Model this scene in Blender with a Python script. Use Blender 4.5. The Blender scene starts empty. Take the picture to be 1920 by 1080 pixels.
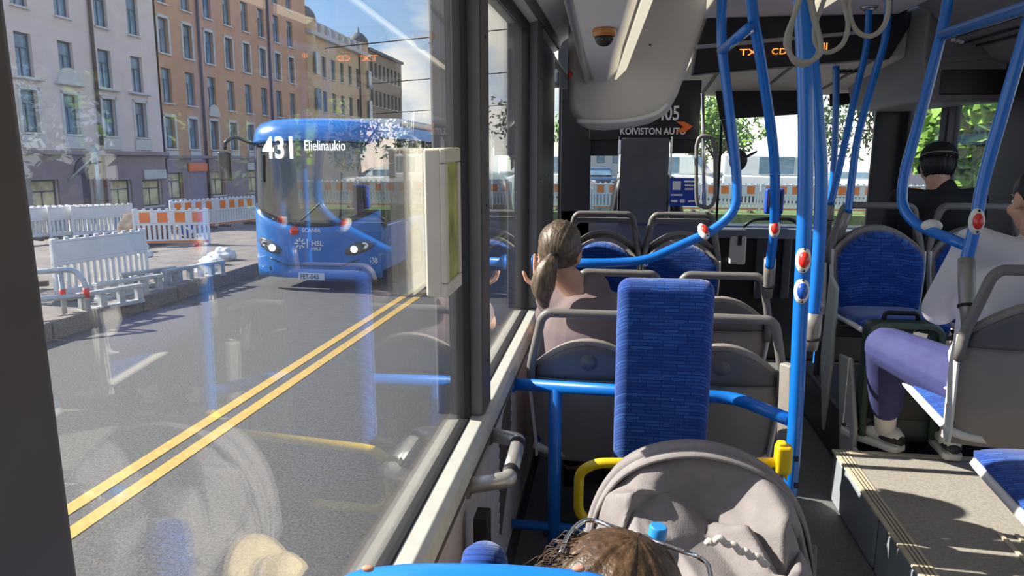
import bpy, bmesh, math, random
from math import sin, cos, pi, radians as R_
from mathutils import Vector as V, Matrix, noise
random.seed(7)
sc = bpy.context.scene
COL = sc.collection
# ------------------------------------------------------------------ camera
CAM = V((0, 0, 1.56)); FPX = 1387.0; PITCH = R_(11.33); YAW = R_(8.05)
cd = bpy.data.cameras.new('camera'); cam = bpy.data.objects.new('camera', cd); COL.objects.link(cam)
cd.sensor_width = 36; cd.lens = FPX / 1920 * 36; cd.clip_start = .02; cd.clip_end = 600
cam.location = CAM; cam.rotation_euler = (pi / 2 - PITCH, 0, YAW)
sc.camera = cam
# ------------------------------------------------------------------ sky, sun, exposure
w = bpy.data.worlds.new('sky'); sc.world = w; w.use_nodes = True
nt = w.node_tree; nt.nodes.clear()
def N(t, k, **kw):
    n = t.nodes.new(k)
    for a, b in kw.items(): setattr(n, a, b)
    return n
tc = N(nt, 'ShaderNodeTexCoord'); sep = N(nt, 'ShaderNodeSeparateXYZ'); nt.links.new(tc.outputs['Generated'], sep.inputs[0])
gr = N(nt, 'ShaderNodeValToRGB'); nt.links.new(sep.outputs['Z'], gr.inputs[0])
gr.color_ramp.elements[0].position = 0.0; gr.color_ramp.elements[0].color = (.62, .76, .92, 1)
gr.color_ramp.elements[1].position = .55; gr.color_ramp.elements[1].color = (.10, .27, .68, 1)
e = gr.color_ramp.elements.new(.16); e.color = (.30, .52, .86, 1)
mp = N(nt, 'ShaderNodeMapping'); mp.inputs['Scale'].default_value = (1, 1, 2.2); mp.inputs['Location'].default_value = (3.35, .9, .2)
nt.links.new(tc.outputs['Generated'], mp.inputs[0])
nz = N(nt, 'ShaderNodeTexNoise'); nz.inputs['Scale'].default_value = 3.4; nz.inputs['Detail'].default_value = 7; nz.inputs['Roughness'].default_value = .52
nt.links.new(mp.outputs[0], nz.inputs['Vector'])
cr = N(nt, 'ShaderNodeValToRGB'); cr.color_ramp.elements[0].position = .50; cr.color_ramp.elements[1].position = .60
hz = N(nt, 'ShaderNodeMath', operation='MULTIPLY_ADD'); hz.inputs[1].default_value = -.45; hz.inputs[2].default_value = .09; nt.links.new(sep.outputs['Z'], hz.inputs[0])
hc_ = N(nt, 'ShaderNodeMath', operation='MAXIMUM'); hc_.inputs[1].default_value = -.01; nt.links.new(hz.outputs[0], hc_.inputs[0])     # clouds bank up towards the horizon
ha = N(nt, 'ShaderNodeMath', operation='ADD'); nt.links.new(nz.outputs['Fac'], ha.inputs[0]); nt.links.new(hc_.outputs[0], ha.inputs[1]); nt.links.new(ha.outputs[0], cr.inputs[0])
mx = N(nt, 'ShaderNodeMix', data_type='RGBA'); nt.links.new(cr.outputs['Color'], mx.inputs['Factor'])
nt.links.new(gr.outputs['Color'], mx.inputs['A']); mx.inputs['B'].default_value = (1.15, 1.08, .98, 1)
bg = N(nt, 'ShaderNodeBackground'); bg.inputs['Strength'].default_value = 1.15
nt.links.new(mx.outputs['Result'], bg.inputs[0]); ow = N(nt, 'ShaderNodeOutputWorld'); nt.links.new(bg.outputs[0], ow.inputs[0])
SUN_DIR = V((-1, .06, .70)).normalized()          # towards the sun: left, above, barely ahead
sl = bpy.data.lights.new('sun', 'SUN'); sl.energy = 9; sl.angle = R_(.55); sl.color = (1, .93, .82)
so = bpy.data.objects.new('sun', sl); COL.objects.link(so); so.location = (-8, 1, 8)
so.rotation_euler = SUN_DIR.to_track_quat('Z', 'Y').to_euler()
vs = sc.view_settings; vs.view_transform = 'Standard'; vs.look = 'None'; vs.exposure = .4; vs.gamma = 1; vs.use_curve_mapping = False
# ------------------------------------------------------------------ geometry of the place
RF = V((-sin(YAW) * cos(PITCH), cos(YAW) * cos(PITCH), -sin(PITCH))); RR = V((cos(YAW), sin(YAW), 0)); RU = RR.cross(RF)
ROAD_Z = -.94
OUT = Matrix.Translation((0, 0, ROAD_Z)) @ Matrix.Rotation(R_(-1.5), 4, 'X')   # the street runs slightly downhill ahead of the bus
OUTI = OUT.inverted()
def P(px, py, x=None, y=None, z=None, out=False):
    """a sight line of the survey photograph met with a known plane of the place"""
    d = RF * FPX + RR * (px - 960) + RU * (540 - py); c = CAM.copy()
    if out: c = OUTI @ c; d = OUTI.to_3x3() @ d
    t = (x - c.x) / d.x if x is not None else (y - c.y) / d.y if y is not None else (z - c.z) / d.z
    return c + d * t
def PP(pts, Y): return [P(a, b, y=Y) for a, b in pts]
# ------------------------------------------------------------------ materials
MATS = {}
def mat(name, col, rough=.5, metal=0, var=.10, scale=9, bump=0, bscale=60, emit=0, spec=.5, coat=0, stretch=None, trans=0):
    if name in MATS: return MATS[name]
    m = bpy.data.materials.new(name); m.use_nodes = True; t = m.node_tree; b = t.nodes['Principled BSDF']
    c = N(t, 'ShaderNodeTexCoord'); src = c.outputs['Object']
    if stretch:
        q = N(t, 'ShaderNodeMapping'); q.inputs['Scale'].default_value = stretch; t.links.new(src, q.inputs[0]); src = q.outputs[0]
    n = N(t, 'ShaderNodeTexNoise'); n.inputs['Scale'].default_value = scale; n.inputs['Detail'].default_value = 5; t.links.new(src, n.inputs['Vector'])
    r = N(t, 'ShaderNodeValToRGB'); r.color_ramp.elements[0].position = .3; r.color_ramp.elements[1].position = .7
    r.color_ramp.elements[0].color = (*[k * (1 - var) for k in col], 1); r.color_ramp.elements[1].color = (*[min(1, k * (1 + var)) for k in col], 1)
    t.links.new(n.outputs['Fac'], r.inputs[0]); t.links.new(r.outputs['Color'], b.inputs['Base Color'])
    b.inputs['Roughness'].default_value = rough; b.inputs['Metallic'].default_value = metal; b.inputs['Specular IOR Level'].default_value = spec
    b.inputs['Coat Weight'].default_value = coat
    if trans: b.inputs['Transmission Weight'].default_value = trans
    if emit: t.links.new(r.outputs['Color'], b.inputs['Emission Color']); b.inputs['Emission Strength'].default_value = emit
    if bump:
        n2 = N(t, 'ShaderNodeTexNoise'); n2.inputs['Scale'].default_value = bscale; n2.inputs['Detail'].default_value = 4; t.links.new(src, n2.inputs['Vector'])
        bp = N(t, 'ShaderNodeBump'); bp.inputs['Strength'].default_value = bump; bp.inputs['Distance'].default_value = .01
        t.links.new(n2.outputs['Fac'], bp.inputs['Height']); t.links.new(bp.outputs[0], b.inputs['Normal'])
    MATS[name] = m; return m
def glass_mat(name, tint, base=.05, dust=.03, k=.9):
    m = bpy.data.materials.new(name); m.use_nodes = True; t = m.node_tree; t.nodes.clear()
    lw = N(t, 'ShaderNodeLayerWeight'); lw.inputs['Blend'].default_value = .5
    pw = N(t, 'ShaderNodeMath', operation='POWER'); pw.inputs[1].default_value = 4.5; t.links.new(lw.outputs['Facing'], pw.inputs[0])
    ma = N(t, 'ShaderNodeMath', operation='MULTIPLY_ADD'); ma.inputs[1].default_value = k; ma.inputs[2].default_value = base; ma.use_clamp = True; t.links.new(pw.outputs[0], ma.inputs[0])
    tr = N(t, 'ShaderNodeBsdfTransparent'); tr.inputs[0].default_value = (*tint, 1)
    gl = N(t, 'ShaderNodeBsdfGlossy'); gl.inputs['Roughness'].default_value = 0; gl.inputs[0].default_value = (1, 1, 1, 1)
    df = N(t, 'ShaderNodeBsdfTranslucent'); df.inputs[0].default_value = (.8, .78, .74, 1)
    c = N(t, 'ShaderNodeTexCoord'); q = N(t, 'ShaderNodeMapping'); q.inputs['Scale'].default_value = (1, 1, .25); t.links.new(c.outputs['Object'], q.inputs[0])
    n = N(t, 'ShaderNodeTexNoise'); n.inputs['Scale'].default_value = 14; n.inputs['Detail'].default_value = 8; t.links.new(q.outputs[0], n.inputs['Vector'])
    md = N(t, 'ShaderNodeMath', operation='MULTIPLY'); md.inputs[1].default_value = dust; t.links.new(n.outputs['Fac'], md.inputs[0])
    m1 = N(t, 'ShaderNodeMixShader'); t.links.new(md.outputs[0], m1.inputs[0]); t.links.new(tr.outputs[0], m1.inputs[1]); t.links.new(df.outputs[0], m1.inputs[2])
    m2 = N(t, 'ShaderNodeMixShader'); t.links.new(ma.outputs[0], m2.inputs[0]); t.links.new(m1.outputs[0], m2.inputs[1]); t.links.new(gl.outputs[0], m2.inputs[2])
    o = N(t, 'ShaderNodeOutputMaterial'); t.links.new(m2.outputs[0], o.inputs[0]); MATS[name] = m; return m
def fabric_mat(name, dark, mid, light, sc_=1.0):
    m = bpy.data.materials.new(name); m.use_nodes = True; t = m.node_tree; b = t.nodes['Principled BSDF']
    c = N(t, 'ShaderNodeTexCoord'); s = N(t, 'ShaderNodeSeparateXYZ'); t.links.new(c.outputs['Object'], s.inputs[0])
    a = N(t, 'ShaderNodeMath', operation='ADD'); t.links.new(s.outputs['Z'], a.inputs[0]); t.links.new(s.outputs['Y'], a.inputs[1])
    cb = N(t, 'ShaderNodeCombineXYZ'); t.links.new(s.outputs['X'], cb.inputs[0]); t.links.new(a.outputs[0], cb.inputs[1])
    br = N(t, 'ShaderNodeTexBrick'); br.offset = .37; br.offset_frequency = 3; br.squash = 1.6; br.squash_frequency = 2
    for k, v in (('Color1', (*dark, 1)), ('Color2', (*light, 1)), ('Mortar', (*[q * .72 for q in mid], 1)), ('Scale', 13 * sc_), ('Mortar Size', .028), ('Bias', -.25), ('Brick Width', .62), ('Row Height', .15), ('Mortar Smooth', .4)): br.inputs[k].default_value = v
    t.links.new(cb.outputs[0], br.inputs['Vector'])
    n = N(t, 'ShaderNodeTexNoise'); n.inputs['Scale'].default_value = 230; n.inputs['Detail'].default_value = 3; t.links.new(c.outputs['Object'], n.inputs['Vector'])
    mx = N(t, 'ShaderNodeMix', data_type='RGBA', blend_type='OVERLAY'); mx.inputs['Factor'].default_value = .45; t.links.new(br.outputs['Color'], mx.inputs['A']); t.links.new(n.outputs['Color'], mx.inputs['B'])
    t.links.new(mx.outputs['Result'], b.inputs['Base Color']); b.inputs['Roughness'].default_value = .85; b.inputs['Sheen Weight'].default_value = .35; b.inputs['Specular IOR Level'].default_value = .2
    bp = N(t, 'ShaderNodeBump'); bp.inputs['Strength'].default_value = .25; bp.inputs['Distance'].default_value = .003; t.links.new(br.outputs['Fac'], bp.inputs['Height']); bp.invert = True; t.links.new(bp.outputs[0], b.inputs['Normal'])
    MATS[name] = m; return m
glass_mat('window_glass', (.96, .97, .96), .068, .010)
glass_mat('clear_glass', (.92, .95, .94), .03, .03, .6)
glass_mat('dark_glass', (.10, .13, .15), .10, .02, .9)
glass_mat('screen_glass', (.42, .47, .50), .10, .05, .9)
fabric_mat('seat_fabric', (.009, .054, .30), (.009, .05, .28), (.030, .135, .50))
mat('pole_blue', (.005, .17, .66), .32, coat=.4, var=.06)
mat('rail_yellow', (.78, .55, .01), .38, coat=.2, var=.06)
mat('shell_grey', (.29, .26, .235), .5, var=.07, scale=5, bump=.08, bscale=220)
mat('shell_dark', (.13, .125, .13), .5, var=.08, scale=5, bump=.08, bscale=220)
mat('handle_grey', (.19, .18, .17), .45, var=.06)
mat('coupling_grey', (.30, .28, .26), .38, var=.08, metal=.3)
mat('cream_plastic', (.62, .57, .48), .5, var=.05)
mat('sill_grey', (.55, .54, .49), .5, var=.07, scale=30)
mat('wall_mauve', (.55, .48, .48), .6, var=.08, scale=14, bump=.1, bscale=150)
mat('trim_brown', (.10, .085, .08), .55, var=.1, scale=20)
mat('pillar_grey', (.15, .155, .165), .5, var=.08)
mat('pillar_dark', (.035, .037, .042), .5, var=.12)
mat('black_rubber', (.012, .012, .013), .6, var=.2)
mat('black_plastic', (.016, .016, .018), .42, var=.15)
mat('ceiling_white', (.80, .80, .80), .55, var=.04, scale=3)
mat('ceiling_grey', (.42, .42, .44), .55, var=.05, scale=3)
mat('cove_dark', (.19, .19, .205), .5, var=.05, scale=3)
mat('housing_beige', (.68, .64, .60), .55, var=.04, scale=3, bump=.05, bscale=200)
mat('aluminium', (.62, .63, .64), .32, metal=.85, var=.06)
mat('chrome', (.80, .80, .80), .14, metal=1, var=.03)
mat('silver_tube', (.55, .53, .50), .35, metal=.6, var=.06)
mat('lamp_strip', (.95, .86, .66), .4, var=.02, emit=.55)
mat('white_plastic', (.78, .76, .72), .42, var=.04)
mat('button_red', (.72, .03, .015), .3, coat=.5, var=.06)
mat('button_blue', (.01, .08, .45), .3, coat=.5, var=.06)
mat('floor_lino', (.17, .175, .175), .62, var=.22, scale=120, bump=.06, bscale=300)
mat('platform_lino', (.36, .335, .30), .62, var=.18, scale=110, bump=.06, bscale=300)
mat('nosing', (.62, .55, .40), .5, var=.1, scale=40)
mat('riser_grey', (.30, .33, .37), .45, var=.05)
mat('dark_box', (.05, .055, .065), .5, var=.1)
mat('led_orange', (1, .22, .03), .5, emit=2.2, var=.05)
mat('led_white', (1, 1, 1), .5, emit=1.6, var=.02)
mat('print_white', (.85, .85, .85), .5, var=.02)
mat('print_orange', (.85, .17, .03), .5, var=.04)
mat('sign_blue', (.015, .06, .40), .4, var=.05)
mat('smoke', (.10, .10, .11), .25, var=.1)
mat('skin', (.62, .36, .25), .5, var=.10, scale=18, spec=.4)
mat('hair_brown', (.075, .042, .022), .42, var=.55, scale=60, stretch=(1, 1, .25), bump=.3, bscale=120)
mat('hair_grey_brown', (.105, .072, .046), .42, var=.6, scale=80, stretch=(1, 1, .2), bump=.3, bscale=120)
mat('hair_black', (.010, .009, .009), .5, var=.3, scale=60)
mat('shirt_mauve', (.17, .125, .13), .85, var=.1, scale=12, bump=.15, bscale=25)
mat('shirt_black', (.014, .014, .015), .85, var=.2)
mat('shirt_white', (.74, .71, .72), .85, var=.05, bump=.2, bscale=18)
mat('trouser_navy', (.042, .048, .165), .8, var=.12, scale=16, bump=.2, bscale=18)
mat('sock_white', (.78, .75, .68), .9, var=.06, scale=60)
mat('shoe_black', (.03, .03, .032), .5, var=.1)
mat('sole_white', (.80, .78, .72), .6, var=.05)
mat('suitcase_green', (.045, .075, .055), .4, var=.1)
mat('stroller_grey', (.25, .225, .228), .85, var=.09, scale=30, bump=.15, bscale=300)
mat('stroller_lining', (.26, .25, .26), .8, var=.1, scale=30)
mat('pink', (.75, .05, .18), .6, var=.1)
mat('cap_blue', (.03, .30, .75), .35, var=.05)
mat('eye_white', (.8, .78, .75), .3, var=.02)
mat('asphalt', (.088, .088, .088), .85, var=.45, scale=45, bump=.5, bscale=70)
mat('line_yellow', (.50, .33, .085), .7, var=.14, scale=25)
mat('sand', (.19, .17, .158), .95, var=.25, scale=3, bump=.6, bscale=9)
mat('paving', (.22, .31, .30), .9, var=.15, scale=4)
mat('granite', (.21, .18, .16), .85, var=.3, scale=30, bump=.3, bscale=40)
mat('barrier_white', (.72, .72, .71), .5, var=.04)
mat('barrier_orange', (.85, .20, .02), .45, var=.1)
mat('galvanised', (.45, .48, .50), .45, metal=.5, var=.12, scale=12)
mat('bus_blue', (.010, .16, .52), .28, coat=.7, var=.05)
mat('bus_dark', (.014, .018, .026), .25, coat=.5, var=.1)
mat('plaster_pink', (.70, .585, .54), .9, var=.05, scale=1.2)
mat('plaster_plum', (.30, .235, .25), .9, var=.07, scale=1.5)
mat('plaster_orange', (.56, .32, .20), .9, var=.07, scale=1.2)
mat('plaster_tan', (.66, .46, .27), .9, var=.06, scale=1.2)
mat('plaster_brown', (.34, .255, .18), .9, var=.07, scale=1.2)
mat('stucco_white', (.58, .565, .53), .85, var=.05, scale=3)
mat('roof_slate', (.13, .13, .15), .7, var=.12, scale=5)
mat('win_frame', (.085, .12, .15), .5, var=.1)
mat('win_pane', (.16, .25, .33), .08, var=.35, scale=1.2, spec=.8)
mat('shop_pane', (.62, .52, .30), .12, var=.5, scale=.9, spec=.8)
mat('drain', (.10, .07, .065), .6, var=.1)
mat('leaf', (.17, .30, .035), .7, var=.5, scale=4)
mat('leaf_dark', (.05, .11, .03), .7, var=.5, scale=4)
mat('bark', (.10, .075, .055), .9, var=.3, scale=20)
mat('grass', (.13, .19, .05), .95, var=.4, scale=6)
mat('car_white', (.78, .78, .78), .25, coat=.6, var=.03)
mat('car_dark', (.03, .045, .09), .25, coat=.6, var=.05)
mat('poster', (.40, .42, .10), .5, var=.75, scale=9)
mat('hat_straw', (.72, .58, .34), .8, var=.15, scale=60, bump=.3, bscale=90)
mat('shoe_green', (.35, .62, .38), .7, var=.1)
mat('dress_floral', (.62, .30, .22), .85, var=.8, scale=40)
G = MATS
# ------------------------------------------------------------------ mesh builder
def frames(pts):
    T = []
    for i in range(len(pts)):
        a = pts[max(i - 1, 0)]; b = pts[min(i + 1, len(pts) - 1)]; T.append((b - a).normalized())
    n = T[0].orthogonal().normalized(); out = []
    for i, t in enumerate(T):
        if i: n = (n - t * n.dot(t)); n = n.normalized() if n.length > 1e-6 else t.orthogonal().normalized()
        out.append((n, t.cross(n)))
    return out
def fillet(pts, r, k=6):
    pts = [V(p) for p in pts]; o = [pts[0]]
    for a, b, c in zip(pts, pts[1:], pts[2:]):
        u = (a - b); v = (c - b); d = min(r, u.length * .48, v.length * .48); p = b + u.normalized() * d; q = b + v.normalized() * d
        for i in range(k + 1):
            t = i / k; o.append(p * (1 - t) ** 2 + b * 2 * t * (1 - t) + q * t * t)
    return o + [pts[-1]]
def spline(pts, k=8):
    pts = [V(p) for p in pts]; o = []
    for i in range(len(pts) - 1):
        p0 = pts[max(i - 1, 0)]; p1 = pts[i]; p2 = pts[i + 1]; p3 = pts[min(i + 2, len(pts) - 1)]
        for j in range(k):
            t = j / k; o.append(.5 * ((2 * p1) + (p2 - p0) * t + (2 * p0 - 5 * p1 + 4 * p2 - p3) * t * t + (3 * p1 - p0 - 3 * p2 + p3) * t ** 3))
    return o + [pts[-1]]
class MB:
    def __init__(s): s.v = []; s.f = []
    def add(s, vs, fs):
        n = len(s.v); s.v += [V(p) for p in vs]; s.f += [tuple(i + n for i in f) for f in fs]; return s
    def box(s, x0, x1, y0, y1, z0, z1):
        return s.add([(x, y, z) for x in (x0, x1) for y in (y0, y1) for z in (z0, z1)], [(0, 1, 3, 2), (4, 6, 7, 5), (0, 4, 5, 1), (2, 3, 7, 6), (0, 2, 6, 4), (1, 5, 7, 3)])
    def obox(s, c, size, m=None):
        h = [k / 2 for k in size]; m = m or Matrix.Identity(3); c = V(c)
        return s.add([c + m @ V((x, y, z)) for x in (-h[0], h[0]) for y in (-h[1], h[1]) for z in (-h[2], h[2])], [(0, 1, 3, 2), (4, 6, 7, 5), (0, 4, 5, 1), (2, 3, 7, 6), (0, 2, 6, 4), (1, 5, 7, 3)])
    def prism(s, poly, off):
        poly = [V(p) for p in poly]; off = V(off); n = len(poly)
        return s.add(poly + [p + off for p in poly], [tuple(range(n))[::-1], tuple(range(n, 2 * n))] + [(i, (i + 1) % n, n + (i + 1) % n, n + i) for i in range(n)])
    def tube(s, pts, r, n=12, flat=1, closed=False):
        pts = [V(p) for p in pts]; fr = frames(pts); vs = []; m = len(pts)
        for i, p in enumerate(pts):
            rr = r[i] if isinstance(r, (list, tuple)) else r
            for j in range(n):
                a = 2 * pi * j / n; vs.append(p + fr[i][0] * cos(a) * rr + fr[i][1] * sin(a) * rr * flat)
        fs = [(i * n + j, i * n + (j + 1) % n, (i + 1) * n + (j + 1) % n, (i + 1) * n + j) for i in range(m - 1) for j in range(n)]
        if closed: fs += [((m - 1) * n + j, (m - 1) * n + (j + 1) % n, (j + 1) % n, j) for j in range(n)]
        else: fs += [tuple(range(n))[::-1], tuple(range((m - 1) * n, m * n))]
        return s.add(vs, fs)
    def loft(s, rings, cap=True, close=True):
        n = len(rings[0]); vs = [p for r in rings for p in r]; m = len(rings)
        fs = [(i * n + j, i * n + (j + 1) % n, (i + 1) * n + (j + 1) % n, (i + 1) * n + j) for i in range(m - 1) for j in range(n if close else n - 1)]
        if cap and close: fs += [tuple(range(n))[::-1], tuple(range((m - 1) * n, m * n))]
        return s.add(vs, fs)
    def lathe(s, prof, o=(0, 0, 0), axis=(0, 0, 1), n=20):
        o = V(o); ax = V(axis).normalized(); a = ax.orthogonal().normalized(); b = ax.cross(a)
        return s.loft([[o + ax * z + (a * cos(2 * pi * j / n) + b * sin(2 * pi * j / n)) * max(r, 1e-4) for j in range(n)] for r, z in prof])
    def ell(s, c, r, m=None, nu=20, nv=12, fn=None):
        c = V(c); m = m or Matrix.Identity(3); rings = []
        for i in range(nv + 1):
            th = pi * (i / nv) if 0 < i < nv else (.02 if i == 0 else pi - .02)
            ring = []
            for j in range(nu):
                ph = 2 * pi * j / nu; k = fn(th, ph) if fn else 1
                ring.append(c + m @ V((r[0] * sin(th) * cos(ph) * k, r[1] * sin(th) * sin(ph) * k, r[2] * cos(th) * k)))
            rings.append(ring)
        return s.loft(rings)
    def limb(s, p0, r0, p1, r1, n=14):
        p0 = V(p0); p1 = V(p1); ax = p1 - p0; L = ax.length; ax = ax / max(L, 1e-6)
        prof = [(r0 * sin(t), -r0 * cos(t)) for t in (.05, .5, 1.0, 1.57)] + [(r1 * sin(t), L + r1 * -cos(t)) for t in (1.57, 2.1, 2.6, 3.09)]
        return s.lathe(prof, p0, ax, n)
    def grid(s, fn, nu, nv):
        vs = [fn(i / nu, j / nv) for i in range(nu + 1) for j in range(nv + 1)]; k = nv + 1
        return s.add(vs, [(i * k + j, (i + 1) * k + j, (i + 1) * k + j + 1, i * k + j + 1) for i in range(nu) for j in range(nv)])
    def sheet(s, fn, nu, nv, th):
        """closed slab: surface fn(u,v) given a thickness along its own normal"""
        g = [[V(fn(i / nu, j / nv)) for j in range(nv + 1)] for i in range(nu + 1)]; k = nv + 1; N_ = (nu + 1) * k; a = []; b = []
        for i in range(nu + 1):
            for j in range(k):
                du = g[min(i + 1, nu)][j] - g[max(i - 1, 0)][j]; dv = g[i][min(j + 1, nv)] - g[i][max(j - 1, 0)]; n = du.cross(dv)
                n = n.normalized() if n.length > 1e-9 else V((0, 0, 1)); a.append(g[i][j] + n * th / 2); b.append(g[i][j] - n * th / 2)
        fs = [(i * k + j, (i + 1) * k + j, (i + 1) * k + j + 1, i * k + j + 1) for i in range(nu) for j in range(nv)]
        fs += [(N_ + f[3], N_ + f[2], N_ + f[1], N_ + f[0]) for f in list(fs)]
        rim = [i * k for i in range(nu + 1)] + [nu * k + j for j in range(1, k)] + [i * k + nv for i in range(nu - 1, -1, -1)] + [j for j in range(nv - 1, 0, -1)]
        fs += [(rim[q], rim[q - 1], N_ + rim[q - 1], N_ + rim[q]) for q in range(len(rim))]
        return s.add(a + b, fs)
    def xf(s, m): s.v = [m @ p for p in s.v]; return s
    def build(s, name, m, parent=None, smooth=False, bevel=0, W=0, out=False, sub=0, seg=2, base=None):
        me = bpy.data.meshes.new(name); o = bpy.data.objects.new(name, me); COL.objects.link(o); vs = s.v
        if parent is not None:
            o.parent = parent
            if W: l = V(parent['_o']) if '_o' in parent else parent.location; vs = [p - l for p in vs]
        else:
            xs = [p.x for p in vs]; ys = [p.y for p in vs]; zs = [p.z for p in vs]
            l = V(base) if base else V(((min(xs) + max(xs)) / 2, (min(ys) + max(ys)) / 2, min(zs))); vs = [p - l for p in vs]
            if out: o.matrix_world = OUT @ Matrix.Translation(l)
            else: o.location = l
            o['_o'] = tuple(l)
        me.from_pydata(vs, [], s.f); bm = bmesh.new(); bm.from_mesh(me); bmesh.ops.recalc_face_normals(bm, faces=bm.faces); bm.to_mesh(me); bm.free()
        me.materials.append(G[m] if isinstance(m, str) else m)
        if smooth: me.shade_smooth()
        if bevel:
            b = o.modifiers.new('bevel', 'BEVEL'); b.width = bevel; b.segments = seg; b.limit_method = 'ANGLE'; b.angle_limit = R_(35)
            me.shade_smooth()
            wn = o.modifiers.new('wn', 'WEIGHTED_NORMAL')
        if sub: q = o.modifiers.new('sub', 'SUBSURF'); q.levels = sub; q.render_levels = sub
        return o
    def blob(s, name, m, parent=None, voxel=.007, it=5, W=1):
        o = s.build(name, m, parent, W=W); q = o.modifiers.new('r', 'REMESH'); q.mode = 'VOXEL'; q.voxel_size = voxel
        k = o.modifiers.new('s', 'SMOOTH'); k.iterations = it; k.factor = .5
        dg = bpy.context.evaluated_depsgraph_get(); me = bpy.data.meshes.new_from_object(o.evaluated_get(dg)); o.modifiers.clear(); o.data = me; me.shade_smooth()
        if not me.materials: me.materials.append(G[m])
        return o
def tag(o, label=None, cat=None, group=None, kind=None):
    for k, v in (('label', label), ('category', cat), ('group', group), ('kind', kind)):
        if v: o[k] = v
    return o
def root(name, loc, label=None, cat=None, group=None, rz=0, out=False, kind=None):
    o = bpy.data.objects.new(name, None); COL.objects.link(o); o.empty_display_size = .1
    if out: o.matrix_world = OUT @ Matrix.Translation(V(loc)) @ Matrix.Rotation(rz, 4, 'Z')
    else: o.location = V(loc); o.rotation_euler.z = rz
    o['_o'] = tuple(V(loc)); return tag(o, label, cat, group, kind)
def kids(o): return [c for c in bpy.data.objects if c.parent == o]
def copy_tree(o, loc=None, rz=0, label=None, parent=None, out=False, group=None):
    c = o.copy(); COL.objects.link(c); c.parent = parent
    if loc is not None:
        if out: c.matrix_world = OUT @ Matrix.Translation(V(loc)) @ Matrix.Rotation(rz, 4, 'Z')
        else: c.location = V(loc); c.rotation_euler = (0, 0, rz)
        c['_o'] = tuple(V(loc))
    if label: c['label'] = label
    if group: c['group'] = group
    for k in kids(o): copy_tree(k, parent=c)
    return c
def text(s, size, m, parent=None, mtx=None, name='lettering', ext=.001, bold=0, sx=1):
    cu = bpy.data.curves.new(name, 'FONT'); cu.body = s; cu.size = size; cu.extrude = ext; cu.offset = bold; cu.align_x = 'LEFT'; cu.resolution_u = 3
    t = bpy.data.objects.new(name, cu); COL.objects.link(t); dg = bpy.context.evaluated_depsgraph_get(); me = bpy.data.meshes.new_from_object(t.evaluated_get(dg))
    bpy.data.objects.remove(t); me.materials.clear(); me.materials.append(G[m]); o = bpy.data.objects.new(name, me); COL.objects.link(o)
    o.parent = parent; o.matrix_local = (mtx or Matrix.Identity(4)) @ Matrix.Diagonal((sx, 1, 1, 1)); return o
FACE_BACK = Matrix.Rotation(pi / 2, 4, 'X')          # text that faces the rear of our bus
# ================================================================== the bus we ride in: shell
GX = -.41; SILL = .78; WTOP = 2.06; YB = -1.6; YF = 6.2; XR = 2.05; CEIL = 2.26
fl = MB().box(-.46, XR + .05, YB, YF + .1, -.06, 0).build('floor', 'floor_lino'); tag(fl, kind='structure')
pf = root('floor', (1.5, 1.0, 0), kind='structure'); PY1 = 3.22
MB().box(.985, XR, YB, PY1, 0.001, .215).build('platform_core', 'dark_box', pf, W=1)
def pane_slab(name, m, x0, x1, y0, y1, z0, z1, par, bev=.004): return MB().box(x0, x1, y0, y1, z0, z1).build(name, m, par, bevel=bev, W=1)
pane_slab('deck', 'platform_lino', 1.03, XR, YB, PY1 - .03, .2155, .224, pf, .002)
pane_slab('nosing', 'nosing', .965, 1.03, YB, PY1, .2155, .227, pf)
for i in range(3): pane_slab('nosing_groove', 'trim_brown', .984 + i * .014, .987 + i * .014, YB, PY1 - .02, .2272, .2285, pf, 0)
pane_slab('nosing', 'nosing', 1.03, XR, PY1 - .04, PY1, .2155, .227, pf)
pane_slab('seat_track', 'nosing', 1.33, 1.345, YB, 2.55, .2242, .232, pf, .002)
pane_slab('seat_track', 'nosing', 1.385, 1.40, YB, 2.55, .2242, .232, pf, .002)
for i, (a, b) in enumerate([(YB, -.55), (-.53, .95), (.97, 2.02), (2.04, 2.62), (2.64, 3.2)]): pane_slab('riser_panel', 'riser_grey', .968, .985, a, b, .006, .2125, pf, .012)
# left wall: lower panels, sill, pillars, windows
wl = root('wall_left', (-.4, 2.3, 0), kind='structure')
MB().box(-.50, -.372, YB, YF, 0, SILL - .03).build('wall_core', 'trim_brown', wl, W=1)
yy = [YB, -.6, .2, 1.0, 1.62, 2.1, 2.62, 3.2, 3.6, 4.3, 5.2, YF]
for a, b in zip(yy, yy[1:]): MB().box(-.372, -.354, a + .004, b - .004, .12, SILL - .05).build('wall_panel', 'wall_mauve', wl, bevel=.006, W=1)
MB().box(-.372, -.347, YB, YF, .0, .12).build('kick_strip', 'dark_box', wl, bevel=.004, W=1)
for i in range(9):      # air grille in the panel beside the wheelchair bay
    m = Matrix.Rotation(R_(38), 3, 'X'); MB().obox((-.352, 2.32, .38 + i * .038), (.010, .30, .010), m).build('grille_slat', 'trim_brown', wl, W=1)
def sill(y0, y1):
    prof = [(-.425, SILL - .03), (-.425, SILL + .004), (-.362, SILL), (-.347, SILL - .012), (-.342, SILL - .055), (-.352, SILL - .10), (-.372, SILL - .10), (-.372, SILL - .03)]
    MB().prism([(x, y0, z) for x, z in prof], (0, y1 - y0, 0)).build('sill', 'sill_grey', wl, bevel=.003, W=1)
    MB().box(-.3445, -.3405, y0, y1, SILL - .062, SILL - .05).build('sill_bead', 'trim_brown', wl, W=1)
for a, b in ((YB, .18), (.18, 2.03), (2.03, 3.40), (3.40, YF)): sill(a + .002, b - .002)
wn = 0
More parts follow.
